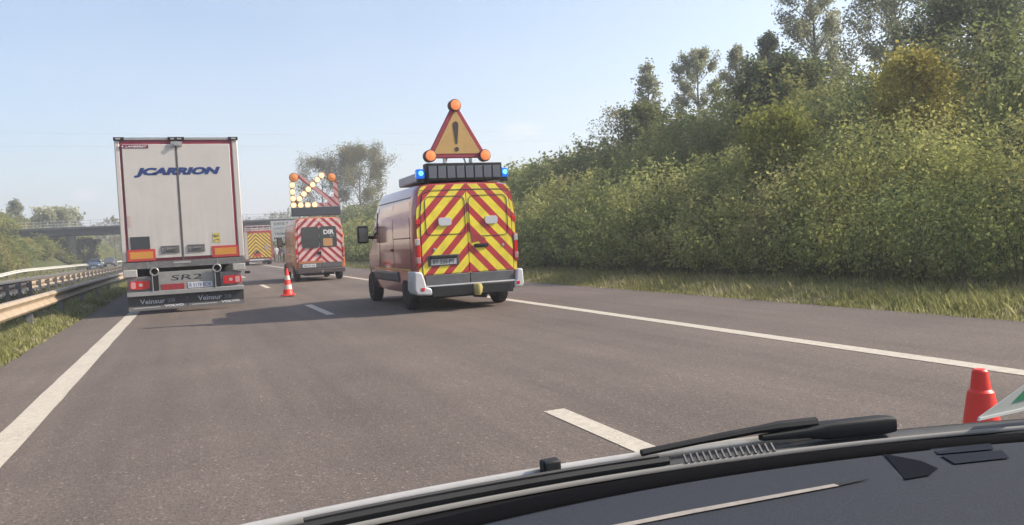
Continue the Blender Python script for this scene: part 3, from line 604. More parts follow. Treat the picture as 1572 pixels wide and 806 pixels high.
# underrun and lights
boxpart('rear_beam', dirty_shade_steel, tr, -HW-.01, HW+.01, -.04, .3, 1.035, 1.185)
mb = MB(); mb.box(-.79, -.78, -.045, .0, 1.03, 1.19); mb.box(.69, .70, -.045, 0, 1.03, 1.19); mb.box(-.25, .12, -.047, -.04, 1.12, 1.16); mb.build('beam_joint', mat('pale_metal', (.38, .37, .36), .5), tr)
boxpart('chassis', under_m, tr, -.75, .75, .12, LEN-1, .70, 1.10)
boxpart('rubber_buffer', mat('pale_buffer', (.40, .39, .36), .6, noise=(20, .15)), tr, -HW, -1.015, -.075, .05, .86, 1.03, bevel=.015)
boxpart('rubber_buffer', mat('pale_buffer', (.40, .39, .36)), tr, 1.02, HW, -.075, .05, .88, 1.035, bevel=.015)
lb = boxpart('light_carrier', mat('carrier_grey', (.21, .205, .20), .6, noise=(6, .2)), tr, -1.24, 1.21, .0, .10, .50, .86)
boxpart('number_panel', mat('panel_grey', (.27, .265, .25), .55, noise=(5, .15)), tr, -.59, .60, -.03, -.001, .52, .945)
text('lettering', 'SR2', -.33, .33, .735, .855, -.031, black_ink, tr, shear=.1, bold=.0)
boxpart('reflector_panel', mat('dull_red', (.30, .03, .035), .45), tr, -.54, -.05, -.038, -.031, .53, .66, bevel=.003)
npz = boxpart('number_plate', plate_white, tr, .03, .55, -.040, -.031, .54, .665, bevel=.003); text('lettering', 'R 5178 BDB', .06, .52, .56, .645, -.041, blue_ink, npz, bold=.0)
for x0, x1 in ((-1.19, -.77), (.79, 1.19)):
    q = MB().prism(rrect(x0, x1, .58, .765, .05), -.06, .0).build('tail_light', red_lens, tr)
    s = 1 if x0 < 0 else -1; xx = x0 if x0 < 0 else x1
    MB().prism(rrect(*sorted((xx+s*.03, xx+s*.13)), .60, .745, .03), -.065, -.0605).build('indicator_lens', mat('pink_lens', (.65, .30, .28), .2, coat=.5), q)
    MB().prism(rrect(*sorted((xx+s*.19, xx+s*.27)), .64, .71, .03), -.065, -.0605).build('reversing_lens', clear_lens, q)
for x0 in (-.73, .60):
    mb = MB(); mb.box(x0, x0+.14, -.09, .0, .50, .93); mb.build('buffer_post', black_pl, tr)
    mb = MB(); mb.tube([(x0+.07+.085*sin(a), -.10, .96+.085*cos(a)) for a in np.linspace(0, 2*pi, 17)], .016, 6, False); mb.tube([(x0+.02, -.105, .93), (x0+.02, -.105, .52)], .012, 5); mb.build('towing_ring', alu, tr)
boxpart('underrun_bar', mat('bar_alu', (.33, .325, .31), .5, .3, noise=(4, .15)), tr, -1.25, 1.24, -.10, .02, .42, .52, bevel=.01)
flap_m = mat('mudflap_rubber', (.032, .034, .036), .7, noise=(6, .25))
for x0, x1, a0, a1 in ((-1.24, -.02, -1.0, -.12), (.0, 1.23, .22, 1.10)):
    fl = boxpart('mudflap', flap_m, tr, x0, x1, -.015, -.003, .09, .42, bevel=0)
    boxpart('flap_strip', mat('flap_grey', (.16, .155, .15), .6), fl, x0, x1, -.019, -.0155, .09, .185, bevel=0)
    text('lettering', 'Veinsur', a0, a0+.52, .235, .345, -.016, pale_ink, fl, bold=.012); text('lettering', '28', a0+.57, a0+.73, .245, .325, -.016, mat('grey_ink', (.16, .19, .21), .5), fl)
    text('lettering', 'VOLVO', a1-.40+.02, a1+.03, .145, .195, -.0195, white_ink, fl, bold=.04)
    boxpart('print_line', white_ink, fl, a0-.13, a1-.47, -.0205, -.0192, .150, .160, bevel=0)
for yy_ in (2.6, 3.9, 5.2):
    for sx in (-1, 1): wheel(tr, sx*1.06, yy_, .52, .36, sx)
boxpart('side_marker', black_pl, tr, HW, HW+.12, .2, .26, .78, .84)
mb = MB(); mb.box(-HW-.012, -HW-.001, .2, LEN-.1, ZB-.02, ZB+.14); mb.box(HW+.001, HW+.012, .2, LEN-.1, ZB-.02, ZB+.14); mb.build('side_rail', alu, tr)
text('side_lettering', 'JCARRION', .9, 11.8, 1.7, 2.9, HW+.003, blue_ink, tr, side='R', shear=.3, bold=.03)
mb = MB()
for yy_ in (6.6,): mb.box(-1.2, -1.15, 6.2, 10.5, .45, 1.05).box(1.15, 1.2, 6.2, 10.5, .45, 1.05)
mb.build('side_guard', alu, tr)
# tractor pulling it
tc_ = empty('truck_cab', (-.13, 19.8+11.6, 0)); tag(tc_, 'white truck cab coupled to the front of the white semi-trailer', 'truck cab')
cabp = [(-1.22, .55), (1.22, .55), (1.24, 1.6), (1.2, 2.9), (1.0, 3.3), (-1.0, 3.3), (-1.2, 2.9), (-1.24, 1.6)]
MB().prism(cabp, 2.6, 4.6).build('cab', white_paint, tc_, bevel=.06)
boxpart('chassis', under_m, tc_, -.5, .5, -.6, 4.3, .55, .95)
for sx in (-1, 1):
    wheel(tc_, sx*1.05, .2, .5, .5, sx); wheel(tc_, sx*1.08, 3.8, .5, .32, sx)
    boxpart('mirror', black_pl, tc_, *sorted((sx*1.28, sx*1.5)), 4.2, 4.3, 1.9, 2.6)
    boxpart('side_window', glass_dark, tc_, *sorted((sx*1.225, sx*1.245)), 3.3, 4.3, 1.75, 2.5)
boxpart('windscreen', glass_dark, tc_, -1.1, 1.1, 4.58, 4.61, 1.7, 2.75)

# ------------------------------------------------------------------ vans
HP = [(0, .30), (.82, .30), (.96, .34), (1.0, .5), (1.035, .8), (1.033, 1.15), (1.030, 1.5), (1.022, 1.85), (.985, 2.10), (.945, 2.30), (.88, 2.385), (.7, 2.425), (0, 2.445)]
def prof_x(z, sc_x=1.):
    for (x0, z0), (x1, z1) in zip(HP[1:], HP[2:]):
        if z0 <= z <= z1 and z1 > z0: return (x0+(x1-x0)*(z-z0)/(z1-z0))*sc_x
    return .8
ST = [(0, .955, 2.38), (.03, .975, 2.41), (.12, .995, 2.435), (.3, 1, 2.44), (2.9, 1, 2.44), (3.2, .99, 2.39), (3.5, .975, 2.18), (3.8, .96, 1.88), (4.1, .945, 1.52), (4.4, .92, 1.30), (4.75, .86, 1.12), (4.93, .76, .86)]
def make_van(root, paint, rear_m, wx, hz, clad):
    rings = []
    for y, ws, zt in ST:
        ring = []
        full = [(x, z) for x, z in HP]+[(-x, z) for x, z in HP[-2:0:-1]]
        for x, z in full:
            zz = .9+(z-.9)*(zt-.9)/1.54 if z > .9 else z
            if zt < .9 and z > .9: zz = .9-(z-.9)*.02
            ring.append((x*ws*wx, y, zz*hz))
        rings.append(ring)
    body = MB().loft(rings).build('body', [paint, under_m], root, angle=28)
    for yy_ in (.88, 4.1):
        cut = MB().lathe([(.40, -1.3), (.40, 1.3)], (0, yy_, .36), 'X', 32).build('cutter', under_m)
        bo = body.modifiers.new('b', 'BOOLEAN'); bo.object = cut; bo.operation = 'DIFFERENCE'; bo.solver = 'EXACT'; bo.material_mode = 'TRANSFER'
        bpy.context.view_layer.update(); bake(body); bpy.data.objects.remove(cut)
    body.data.polygons.foreach_set('use_smooth', [True]*len(body.data.polygons)); body.data.set_sharp_from_angle(angle=R(28))
    MB().box(-.55, .55, .3, 4.4, .22, .45).build('underbody', under_m, root)
    # rear panel + doors
    zs = [.69, .9, 1.15, 1.5, 1.85, 2.10, 2.29]; zr = [(prof_x(z, .955*wx), z*hz) for z in zs]
    top = [(.84*wx, 2.36*hz), (.6*wx, 2.38*hz), (0, 2.39*hz)]
    pan = [(-x, z) for x, z in reversed(top+[])]; 
    poly = [(x-.01, z) for x, z in zr+top]+[(-x+.01, z) for x, z in reversed(zr+top[:-1])]
    MB().prism(poly, -.012, .02).build('rear_panel', rear_m, root)
    for s in (-1, 1):
        dp = [(.010*1, .705*hz)]+[(prof_x(z, .955*wx)-.085, z*hz) for z in (.705, .9, 1.15, 1.5, 1.85, 2.1, 2.2)]+[(.70*wx, 2.25*hz), (.010, 2.27*hz)]
        dp = [(s*x, z) for x, z in dp]
        if s < 0: dp = dp[::-1]
        MB().prism(dp, -.026, -.0125).build('rear_door', rear_m, root, bevel=.006)
        MB().prism([(s*(x+(.014 if x > .1 else 0)), z+(.012 if z > 2 else 0)) for x, z in [(abs(a), b) for a, b in dp]][::s], -.0155, -.0122).build('door_gap', dark_seal, root)
    # wheels
    for yy_ in (.88, 4.1):
        for s in (-1, 1): wheel(root, s*.90*wx, yy_, .34, .22, s)
    # side cladding, glass, lines
    for s in (-1, 1):
        sx = s*wx
        def side(name, m, y0, y1, z0, z1, off=.012, tk=.02, bevel=.004):
            mbs = MB(); nseg = max(2, int((y1-y0)/.15)); nz_ = 4
            def X(y, z):
                ws = np.interp(y, [a[0] for a in ST], [a[1] for a in ST]); zt = np.interp(y, [a[0] for a in ST], [a[2] for a in ST]); zz = z if z <= .9 else .9+(z-.9)*1.54/(zt-.9)
                return prof_x(min(zz, 2.30), ws)
            v = []; f = []
            for i in range(nseg+1):
                for j in range(nz_+1):
                    y = y0+(y1-y0)*i/nseg; z = z0+(z1-z0)*j/nz_; v.append((sx*X(y, z)+s*off, y, z*hz))
            for i in range(nseg):
                for j in range(nz_): k = i*(nz_+1)+j; f.append((k, k+1, k+nz_+2, k+nz_+1))
            o_ = mbs.add(v, f).build(name, m, root); so = o_.modifiers.new('t', 'SOLIDIFY'); so.thickness = tk; so.offset = 0; return o_
        side('side_cladding', clad, 1.33, 3.66, .54, .74, .010)
        side('side_stripe', mat('yellow_side_stripe', (.62, .36, .07), .4), .32, 3.66, .775, .81, .003, .004)
        side('window', glass_dark, 3.0, 3.62, 1.52, 2.02, .004, .006)
        side('slide_rail', dark_seal, .25, 1.55, 1.40, 1.418, .006, .008)
        for y_ in (.30, 1.62, 2.88): side('door_line', dark_seal, y_, y_+.012, .78, 2.10, .002, .004)
        side('drip_rail', dark_seal, .3, 3.0, 2.17, 2.185, .003, .006)
        # mirror
        m_ = MB(); m_.box(*sorted((s*1.10*wx, s*1.34*wx)), 3.62, 3.80, 1.36*hz, 1.76*hz); mm_ = m_.build('mirror', black_pl, root, bevel=.04)
        MB().box(*sorted((s*1.12*wx, s*1.32*wx)), 3.610, 3.618, 1.40*hz, 1.72*hz).build('mirror_glass', mat('mirror_silver', (.25, .27, .29), .12, .9), mm_)
        MB().tube([(s*.94*wx, 3.72, 1.48*hz), (s*1.14*wx, 3.72, 1.50*hz)], .035, 8).build('mirror_arm', black_pl, mm_)
        boxpart('handle', black_pl, root, *sorted((s*1.018*wx, s*1.05*wx)), 1.70, 1.84, 1.15, 1.19)
        # tail lamps
        x0, x1 = (.935*wx*.985, 1.02*wx*.985)
        q = MB().box(*sorted((s*x0, s*x1)), -.035, .10, .87*hz, 1.40*hz).build('tail_light', red_lens, root, bevel=.02)
        MB().box(*sorted((s*(x0+.012), s*(x1+.004))), -.043, .08, 1.26*hz, 1.385*hz).build('clear_lens', clear_lens, q, bevel=.01)
        MB().box(*sorted((s*(x0+.012), s*(x1+.004))), -.043, .08, .92*hz, 1.04*hz).build('clear_lens', mat('pinkish_lens', (.40, .22, .22), .2, coat=.5), q, bevel=.01)
        boxpart('high_lamp', red_lens, root, *sorted((s*.905*wx, s*.985*wx)), -.03, .05, 1.65*hz, 1.745*hz)
    windscr = MB().add([(-.78*wx, 3.26, 2.30*hz), (.78*wx, 3.26, 2.30*hz), (.86*wx, 4.02, 1.58*hz), (-.86*wx, 4.02, 1.58*hz)], [(0, 1, 2, 3)]).build('windscreen', glass_dark, root, loc=(0, .05, .05))
    so = windscr.modifiers.new('t', 'SOLIDIFY'); so.thickness = .01
    # rear lower
    mb = MB(); mb.box(-.86*wx, -.008, -.045, .0, .50*hz, .69*hz); mb.box(.008, .88*wx, -.045, .0, .50*hz, .69*hz); mb.build('door_skirt', grey_pl, root, bevel=.01)
    return body

van = empty('motorway_patrol_van', (4.84, 14.2, 0)); tag(van, 'red van with yellow and red rear chevrons and a warning triangle on its roof', 'van')
red_paint = mat('red_van_paint', (.36, .03, .038), .28, noise=(1.2, .10), coat=1.0)
chev1 = chevron_mat('yellow_red_chevrons', (.46, .028, .04), (.84, .69, .05), .375, 1.06, .04, .46, .02)
grime(chev1, .6, 1.5, amt=.14); grime(red_paint, .3, 1.1, amt=.3); red_paint.node_tree.nodes['Principled BSDF'].inputs['Coat IOR'].default_value = 1.75
make_van(van, red_paint, chev1, 1.0, .985, grey_pl)
wb = mat('white_bumper', (.50, .50, .51), .5, noise=(6, .1))
for s in (-1, 1):
    mb = MB(); pl = [(-1.10, .42), (-1.05, .33), (-.76, .31), (-.76, .43), (-.87, .48), (-.90, .62), (-.94, .745), (-1.085, .77)]
    if s > 0: pl = [(1.075, .42), (1.04, .35), (.87, .34), (.87, .46), (.91, .50), (.93, .64), (.95, .69), (1.06, .70)]
    mb.prism(pl, -.10, .42); mb.build('bumper_corner', wb, van, bevel=.03)
    boxpart('bumper_reflector', red_lens, van, *sorted((s*.91, s*.98)), -.108, -.101, .40, .46)
boxpart('bumper_strip', wb, van, -.88, .88, -.095, -.03, .465, .492)
boxpart('bumper_step', black_pl, van, -.77, .84, -.10, .05, .27, .462, bevel=.015)
mb = MB(); mb.tube([(.06, -.08, .33), (.06, -.24, .33), (.06, -.26, .36)], .022, 8); mb.tube([(.10, .1, .24), (.3, -.08, .22)], .03, 8); mb.build('tow_bar', under_m, van)
mb = MB()
rings = []
for h_, r_ in ((0, .05), (.05, .075), (.13, .085), (.2, .07), (.22, .03)): rings.append([(.06+r_*cos(a)*(1+.2*sin(3*a+h_*20)), -.27+r_*sin(a)*(1+.15*cos(4*a)), .27+h_) for a in np.linspace(0, 2*pi, 15)[:-1]])
mb.loft(rings).build('tow_ball_cover', mat('yellow_bag', (.40, .34, .12), .45, noise=(30, .3)), van)
# window outlines, grips, lock, plate
def outline(pts, r, name, m, parent, y=-.029):
    MB().tube([(x, y, z) for x, z in pts]+[(pts[0][0], y, pts[0][1])], r, 5, False).build(name, m, parent)
outline(rrect(-.80, -.03, 1.42, 2.13, .10), .007, 'window_seal', dark_seal, van); outline(rrect(.05, .82, 1.36, 2.13, .10), .007, 'window_seal', dark_seal, van)
MB().tube([(-.90, -.029, 2.245), (-.4, -.029, 2.25), (.4, -.029, 2.25), (.90, -.029, 2.235)], .006, 5).build('gutter_line', dark_seal, van)
for x0 in (-.56, .36): MB().prism(rrect(x0, x0+.25, 1.585, 1.735, .05), -.055, -.027).build('door_grip', mat('bright_grip', (.60, .60, .62), .3, .3), van)
q = MB(); q.prism(rrect(.11, .40, 1.145, 1.22, .035), -.05, -.027).build('door_handle', black_pl, van); MB().tube([(.14, -.07, 1.19), (.36, -.07, 1.18)], .013, 6).build('handle_bar', black_pl, van)
q = MB().prism([(.07, 1.24), (.36, 1.29), (.33, 1.33), (.10, 1.42), (.06, 1.40)], -.034, -.027).build('handle_panel', red_paint, van)
for x, z in ((-.66, 1.15), (.70, 1.17)): MB().lathe([(.03, 0), (.025, -.012), (0, -.014)], (x, -.027, z), 'Y', 14).build('door_stud', alu, van)
prc = boxpart('plate_recess', mat('recess_shade', (.06, .062, .068), .4), van, -.80, -.20, -.045, -.027, .845, 1.045)  # recess in a dark colour that carries the lamp housing's shadow
npz = boxpart('number_plate', mat('shaded_plate', (.36, .37, .38), .4, noise=(20, .15)), van, -.745, -.255, -.050, -.0455, .862, .972, bevel=0); text('lettering', 'BY 555 PY', -.71, -.29, .882, .955, -.0505, black_ink, npz, bold=.01); boxpart('plate_hood', black_pl, prc, -.76, -.24, -.085, -.0455, .985, 1.03)  # white plate, greyed in its colour for the hood's shade
boxpart('plate_lamp', dirty_shade_steel, npz, -.66, -.34, -.065, -.046, 1.0, 1.03)
# roof equipment
boxpart('roof_tray', mat('roof_tray_grey', (.42, .39, .42), .5, noise=(3, .1)), van, -.82, .78, .30, 1.75, 2.43, 2.61, bevel=.03)
mb = MB(); mb.box(-.70, .80, .06, .30, 2.425, 2.755); lbx = mb.build('light_box', black_pl, van, bevel=.012)
for k in range(8):
    x0 = -.665+k*.181; MB().box(x0, x0+.155, .045, .0597, 2.47, 2.70).build('light_cell', mat('smoked_lens', (.11, .12, .14), .22), lbx, bevel=.006)
beac = mat('blue_beacon', (.01, .09, .45), .15, emit=((.01, .18, .85), .35)); core = mat('blue_lamp_core', (.1, .6, 1), .3, emit=((.10, .62, 1.0), 1.6))
for x in (-.80, .875):
    b_ = MB().box(x-.085, x+.075, .10, .25, 2.475, 2.655).build('beacon', beac, van, bevel=.03)
    MB().lathe([(.045, 0), (.04, -.014), (0, -.02)], (x, .10, 2.575), 'Y', 12).build('lamp_core', core, b_)
    boxpart('beacon_foot', black_pl, b_, x-.06, x+.06, .12, .24, 2.40, 2.476)
TX = -.025; A_, B_, C_ = (TX, 3.86), (TX-.545, 2.905), (TX+.545, 2.905); cy0 = .23
ctr = (TX, (3.86+2*2.905)/3)
def tri(k): return [(ctr[0]+(p[0]-ctr[0])*k, ctr[1]+(p[1]-ctr[1])*k) for p in (B_, C_, A_)]
def rtri(k, r):
    pts = [Vector((p[0], p[1])) for p in tri(k)]; out = []
    for i in range(3):
        a, b, c = pts[i-1], pts[i], pts[(i+1) % 3]; u = (a-b).normalized(); v_ = (c-b).normalized(); n_ = (u+v_).normalized(); s_ = r*1.73; p0 = b+u*s_; p1 = b+v_*s_
        for t_ in np.linspace(0, 1, 6): out.append(tuple((1-t_)**2*p0+2*t_*(1-t_)*b+t_*t_*p1))
    return out
sg = MB().prism(rtri(1.13, .07), cy0, cy0+.07).build('warning_triangle', mat('sign_red', (.30, .04, .06), .5, noise=(8, .1)), van, bevel=.012)
MB().prism(rtri(.87, .03), cy0-.008, cy0-.001).build('triangle_face', mat('sign_ochre', (.50, .31, .11), .5, noise=(6, .08)), sg)
MB().prism([(TX-.024, 3.13), (TX+.006, 3.13), (TX+.046, 3.46), (TX+.040, 3.53), (TX-.008, 3.56), (TX-.058, 3.53), (TX-.064, 3.46)], cy0-.014, cy0-.0085).build('exclamation_mark', mat('sign_black', (.045, .035, .035), .5), sg)
MB().lathe([(.042, 0), (.042, -.006)], (TX-.01, cy0-.0085, 3.03), 'Y', 18).build('exclamation_dot', MATS['sign_black'], sg)
amber = mat('amber_lens', (.85, .22, .06), .3, noise=(60, .25), emit=((1, .3, .12), .25)); housing = mat('lamp_housing', (.10, .05, .05), .5)
for (x, z) in (A_, B_, C_):
    h_ = MB().lathe([(.115, .10), (.118, -.03), (.105, -.05), (.10, -.05)], (x, cy0, z), 'Y', 26).build('flashing_lamp', housing, sg)
    MB().lathe([(.098, -.051), (.09, -.075), (.05, -.085), (0, -.088)], (x, cy0, z), 'Y', 26).build('lens', amber, h_)
mb = MB()
for x in (-.28, .24): mb.box(x-.025, x+.025, cy0+.01, cy0+.06, 2.70, 2.86)
mb.tube([(-.3, cy0+.2, 2.6), (TX, cy0+.07, 3.3)], .015, 6); mb.tube([(.26, cy0+.2, 2.6), (TX, cy0+.07, 3.3)], .015, 6); mb.build('sign_bracket', galv, van)

dv = empty('motorway_maintenance_van', (4.71, 31.8, 0)); tag(dv, 'orange van with red and white rear chevrons carrying a lit arrow board', 'van')
or_paint = mat('orange_van_paint', (.50, .18, .065), .45, noise=(1.5, .12), coat=.5)
grime(or_paint, .4, 1.4, amt=.3)
chev2 = chevron_mat('red_white_chevrons', (.36, .035, .045), (.74, .50, .48), .32, 1.0, .05, .45, .02)
make_van(dv, or_paint, chev2, .93, 1.03, mat('orange_clad', (.30, .10, .05), .5))
boxpart('bumper', mat('dark_bumper', (.07, .055, .055), .6), dv, -.94, .94, -.10, .2, .31, .50, bevel=.03)
boxpart('lower_strip', or_paint, dv, -.84, .10, -.035, -.027, .52, .80)
boxpart('number_plate', plate_white, dv, -.70, -.19, -.048, -.036, .55, .68); text('lettering', 'AB 472 XR', -.66, -.23, .575, .655, -.0485, black_ink, dv)
MB().prism(rrect(-.69, -.01, 1.31, 2.13, .09), -.036, -.027).build('rear_window', mat('greyish_glass', (.055, .06, .062), .12, coat=.5), dv); MB().prism(rrect(.01, .67, 1.31, 2.13, .09), -.036, -.027).build('rear_window', MATS['greyish_glass'], dv)
text('lettering', 'DIR', .17, .58, 1.82, 2.0, -.037, white_ink, dv, bold=.03); text('lettering', 'EST', .42, .60, 1.72, 1.78, -.037, pale_ink, dv)
boxpart('parcel', mat('cardboard', (.50, .27, .12), .8), dv, .14, .50, -.0385, -.037, 1.36, 1.66, bevel=0)
MB().tube([(-.65, -.045, 1.2), (-.5, -.045, 1.28), (-.08, -.045, 1.30)], .008, 5).build('wiper', black_pl, dv); boxpart('door_handle', black_pl, dv, -.12, .04, -.06, -.027, 1.04, 1.16)
mb = MB(); mb.tube([(.02, -.05, .36), (.02, -.25, .34), (.02, -.26, .42)], .03, 8); mb.build('tow_bar', alu, dv)
mb = MB().box(.99, 1.06, .6, 1.7, .40, 1.86); mb.build('side_door', mat('side_door_orange', (.55, .14, .06), .45), dv, bevel=.03)
# arrow board
ab = boxpart('board_base', mat('board_slate', (.05, .06, .075), .5), dv, -.94, .95, .3, .62, 2.58, 2.92, bevel=.02)
stripe = chevron_mat('red_white_bars', (.30, .04, .05), (.52, .30, .29), .30, 1.0, 0, .35, -4)
mb = MB()
def bar(x0, z0, x1, z1, wd, y0=.44, y1=.50):
    a = Vector((x0, z0)); b = Vector((x1, z1)); n_ = (b-a).normalized(); n_ = Vector((-n_.y, n_.x))*wd/2; mb.prism([tuple(a-n_), tuple(b-n_), tuple(b+n_), tuple(a+n_)], y0, y1)
bar(-.86, 2.95, -.86, 3.95, .15); bar(.83, 2.95, .83, 3.95, .17, .441, .501); bar(-.93, 3.01, .97, 3.01, .15, .442, .502); bar(-.80, 3.08, .42, 4.28, .16, .443, .503); bar(-.60, 4.2, .76, 3.06, .17, .446, .506); bar(.50, 3.2, .92, 3.2, .26, .447, .507)
mb.build('arrow_frame', stripe, dv)
warm = mat('lit_lamp', (.5, .4, .25), .3, emit=((1.0, .68, .32), .75)); amb2 = mat('orange_flasher', (.60, .22, .07), .35, emit=((1, .3, .06), .08))
for x, z in ((-.86, 3.81), (-.86, 3.54), (-.86, 3.28), (-.62, 3.27), (-.85, 3.02), (-.58, 3.01), (-.31, 3.01), (-.04, 3.01), (-.43, 3.45), (-.25, 3.63), (-.07, 3.81), (.12, 4.0), (.30, 4.17)):
    h_ = MB().lathe([(.115, .05), (.125, -.02), (.107, -.022)], (x, .42, z), 'Y', 18).build('arrow_lamp', mat('lamp_ring', (.60, .36, .18), .5), dv); MB().lathe([(.100, -.024), (.06, -.036), (0, -.04)], (x, .42, z), 'Y', 18).build('bulb', warm, h_)
for x, z in ((-.78, 4.11), (.69, 4.09)):
    h_ = MB().lathe([(.175, .06), (.18, -.02), (.165, -.022)], (x, .42, z), 'Y', 24).build('flashing_lamp', housing, dv); MB().lathe([(.160, -.024), (.1, -.05), (0, -.06)], (x, .42, z), 'Y', 24).build('lens', amb2, h_)
mb = MB()
for x in (-.6, .6): mb.tube([(x, .5, 2.9), (x, .9, 2.55)], .03, 6)
mb.build('board_strut', galv, dv)

# ------------------------------------------------------------------ fire engine
fe = empty('fire_engine', (5.85, 77, 0)); tag(fe, 'large fire engine with yellow chevrons on its rear, parked farthest ahead near the bridge', 'fire engine')
fred = mat('fire_engine_red', (.40, .03, .03), .4, coat=.5)
MB().prism(rrect(-1.22, 1.22, .62, 3.15, .05), 0, 6.8).build('body', fred, fe)
MB().prism(rrect(-1.18, 1.18, .6, 2.75, .15), 6.8, 8.6).build('cab', fred, fe)
chev3 = chevron_mat('yellow_dark_chevrons', (.16, .085, .035), (.78, .52, .05), .34, 1.0, 0, .42, -.22)
boxpart('rear_shutter', chev3, fe, -.92, 1.08, -.03, -.001, .70, 2.95); boxpart('rear_frame', mat('pale_pillar', (.48, .42, .36), .5), fe, -1.22, -.94, -.035, -.002, .62, 3.1)
boxpart('side_strip', mat('red_strip', (.50, .10, .08), .5), fe, 1.09, 1.22, -.035, -.002, .62, 3.1)
MB().prism([(-.55, .80), (.20, .80), (.12, 1.15), (-.45, 1.15)], -.05, -.031).build('hose_cover', mat('tarp_red', (.55, .05, .03), .6), fe)
boxpart('coupling', black_pl, fe, -.28, .02, -.10, -.051, 1.1, 1.3); boxpart('badge', mat('badge_grey', (.40, .30, .30), .5), fe, .52, .86, -.04, -.031, 1.4, 1.85)
boxpart('rear_bumper', galv, fe, -1.22, 1.25, -.35, -.04, .42, .58); boxpart('number_panel', plate_white, fe, -.9, .35, -.36, -.351, .44, .55)
mb = MB(); 
for z in (3.2, 3.4, 3.62): mb.tube([(-1.1, .1, z), (1.1, .1, z)], .035, 6)
for x in (-1.1, -.5, 0, .5, 1.1): mb.tube([(x, .1, 3.1), (x, .1, 3.64)], .03, 6)
mb.build('roof_rail', mat('pinkish_rail', (.60, .42, .40), .5), fe)
mb = MB()
for x in (-.6, -.2): mb.tube([(x, -.2, 3.25), (x, 6.2, 3.45)], .04, 6)
for k in range(16): mb.tube([(-.6, -.1+k*.4, 3.26+k*.0125), (-.2, -.1+k*.4, 3.26+k*.0125)], .02, 5)
mb.build('ladder', alu, fe)
for x in (-1.0, 1.0):
    boxpart('tail_light', red_lens, fe, x-.12, x+.12, -.37, -.351, .44, .56)
    for yy_ in (1.9, 7.2): wheel(fe, x*1.02, yy_, .5, .4, 1 if x > 0 else -1)
boxpart('underbody', under_m, fe, -.8, .8, .2, 8, .35, .62)

# ------------------------------------------------------------------ direction sign
ds = empty('direction_sign', (10.6, 100, 0)); tag(ds, 'grey motorway direction sign with two stacked panels behind the fire engine', 'road sign')
sp = mat('sign_grey_white', (.42, .43, .42), .5, noise=(3, .08))
p1 = boxpart('upper_panel', sp, ds, -1.45, 1.9, -.05, 0, 3.62, 4.82); p2 = boxpart('lower_panel', sp, ds, -1.35, 1.45, -.05, 0, 2.40, 3.55)
text('lettering', 'SORTIE', -1.1, .15, 4.30, 4.62, -.053, black_ink, p1, bold=.02); text('lettering', '44', .35, .85, 4.38, 4.70, -.053, black_ink, p1, bold=.02); text('lettering', 'CARREFOUR', -1.2, .9, 3.78, 4.02, -.053, blue_ink, p1)
text('lettering', 'TREMERY', -1.15, 1.1, 3.10, 3.40, -.053, black_ink, p2, bold=.02); text('lettering', 'METZ', -1.15, .2, 2.56, 2.86, -.053, black_ink, p2, bold=.02)
for x in (-1.0, 1.2): MB().tube([(x, .06, float(terrain(10.6+x, 100))-.1), (x, .06, 4.8)], .06, 8).build('post', galv, ds)

# ------------------------------------------------------------------ people on the verge
def person(x, y, rz, h, top, legs, label, skin=(.45, .28, .20), stride=.12, arm=.2):
    k = h/1.75; rt = empty('person', (x, y, max(0, float(terrain(x, y))+.03)), rz); tag(rt, label, 'person')
    J = [(0, 0, .95), (0, 0, 1.12), (0, 0, 1.38), (0, 0, 1.50), (0, 0, 1.56), (0, .01, 1.64), (0, .01, 1.72),
         (.10, 0, .90), (.11, stride, .50), (.11, stride*.6, .08), (.11, stride*.6+.14, .03), (-.10, 0, .90), (-.11, -stride*.4, .50), (-.11, -stride, .08), (-.11, -stride+.14, .03),
         (.19, 0, 1.40), (.25, -.04, 1.12), (.24, arm, .90), (.24, arm+.10, .84), (-.19, 0, 1.40), (-.25, -.04, 1.12), (-.24, .06, .88), (-.24, .10, .79)]
    E = [(0, 1), (1, 2), (2, 3), (3, 4), (4, 5), (5, 6), (0, 7), (7, 8), (8, 9), (9, 10), (0, 11), (11, 12), (12, 13), (13, 14), (2, 15), (15, 16), (16, 17), (17, 18), (2, 19), (19, 20), (20, 21), (21, 22)]
    RD = [.15, .14, .17, .07, .06, .10, .075, .10, .07, .045, .035, .10, .07, .045, .035, .065, .045, .035, .03, .065, .045, .035, .03]
    me = bpy.data.meshes.new('body'); me.from_pydata([(a*k, b*k, c*k) for a, b, c in J], E, []); o = bpy.data.objects.new('body', me); C.objects.link(o); o.parent = rt
    s = o.modifiers.new('s', 'SKIN'); s.use_smooth_shade = True
    for i, d in enumerate(me.skin_vertices[0].data): d.radius = (RD[i]*k, RD[i]*k*(.75 if i < 3 else 1)); d.use_root = i == 0
    o.modifiers.new('ss', 'SUBSURF').levels = 1; bpy.context.view_layer.update(); bake(o)
    ms = [mat('cloth_%s' % str(top), top, .9), mat('cloth_%s' % str(legs), legs, .9), mat('skin', skin, .6)]
    for m in ms: o.data.materials.append(m)
    for p in o.data.polygons:
        z = p.center.z/k; xx = abs(p.center.x)/k; p.material_index = 2 if z > 1.50 or (z < .89 and xx > .2) else 0 if z > .93 or (z > .88 and xx > .2) else 1; p.use_smooth = True
    hair = MB().lathe([(.02, .11), (.07, .085), (.098, .03), (.095, -.02)], (0, -.015*k, 1.70*k), 'Z', 14).build('hair', mat('dark_hair', (.03, .02, .015), .8), rt)
    return rt
person(8.15, 85, .3, 1.78, (.42, .42, .42), (.25, .24, .23), 'person in a light grey top walking beside the fire engine')
person(8.62, 86, -.4, 1.75, (.05, .06, .09), (.30, .28, .26), 'person in a dark jacket standing between two others on the verge')
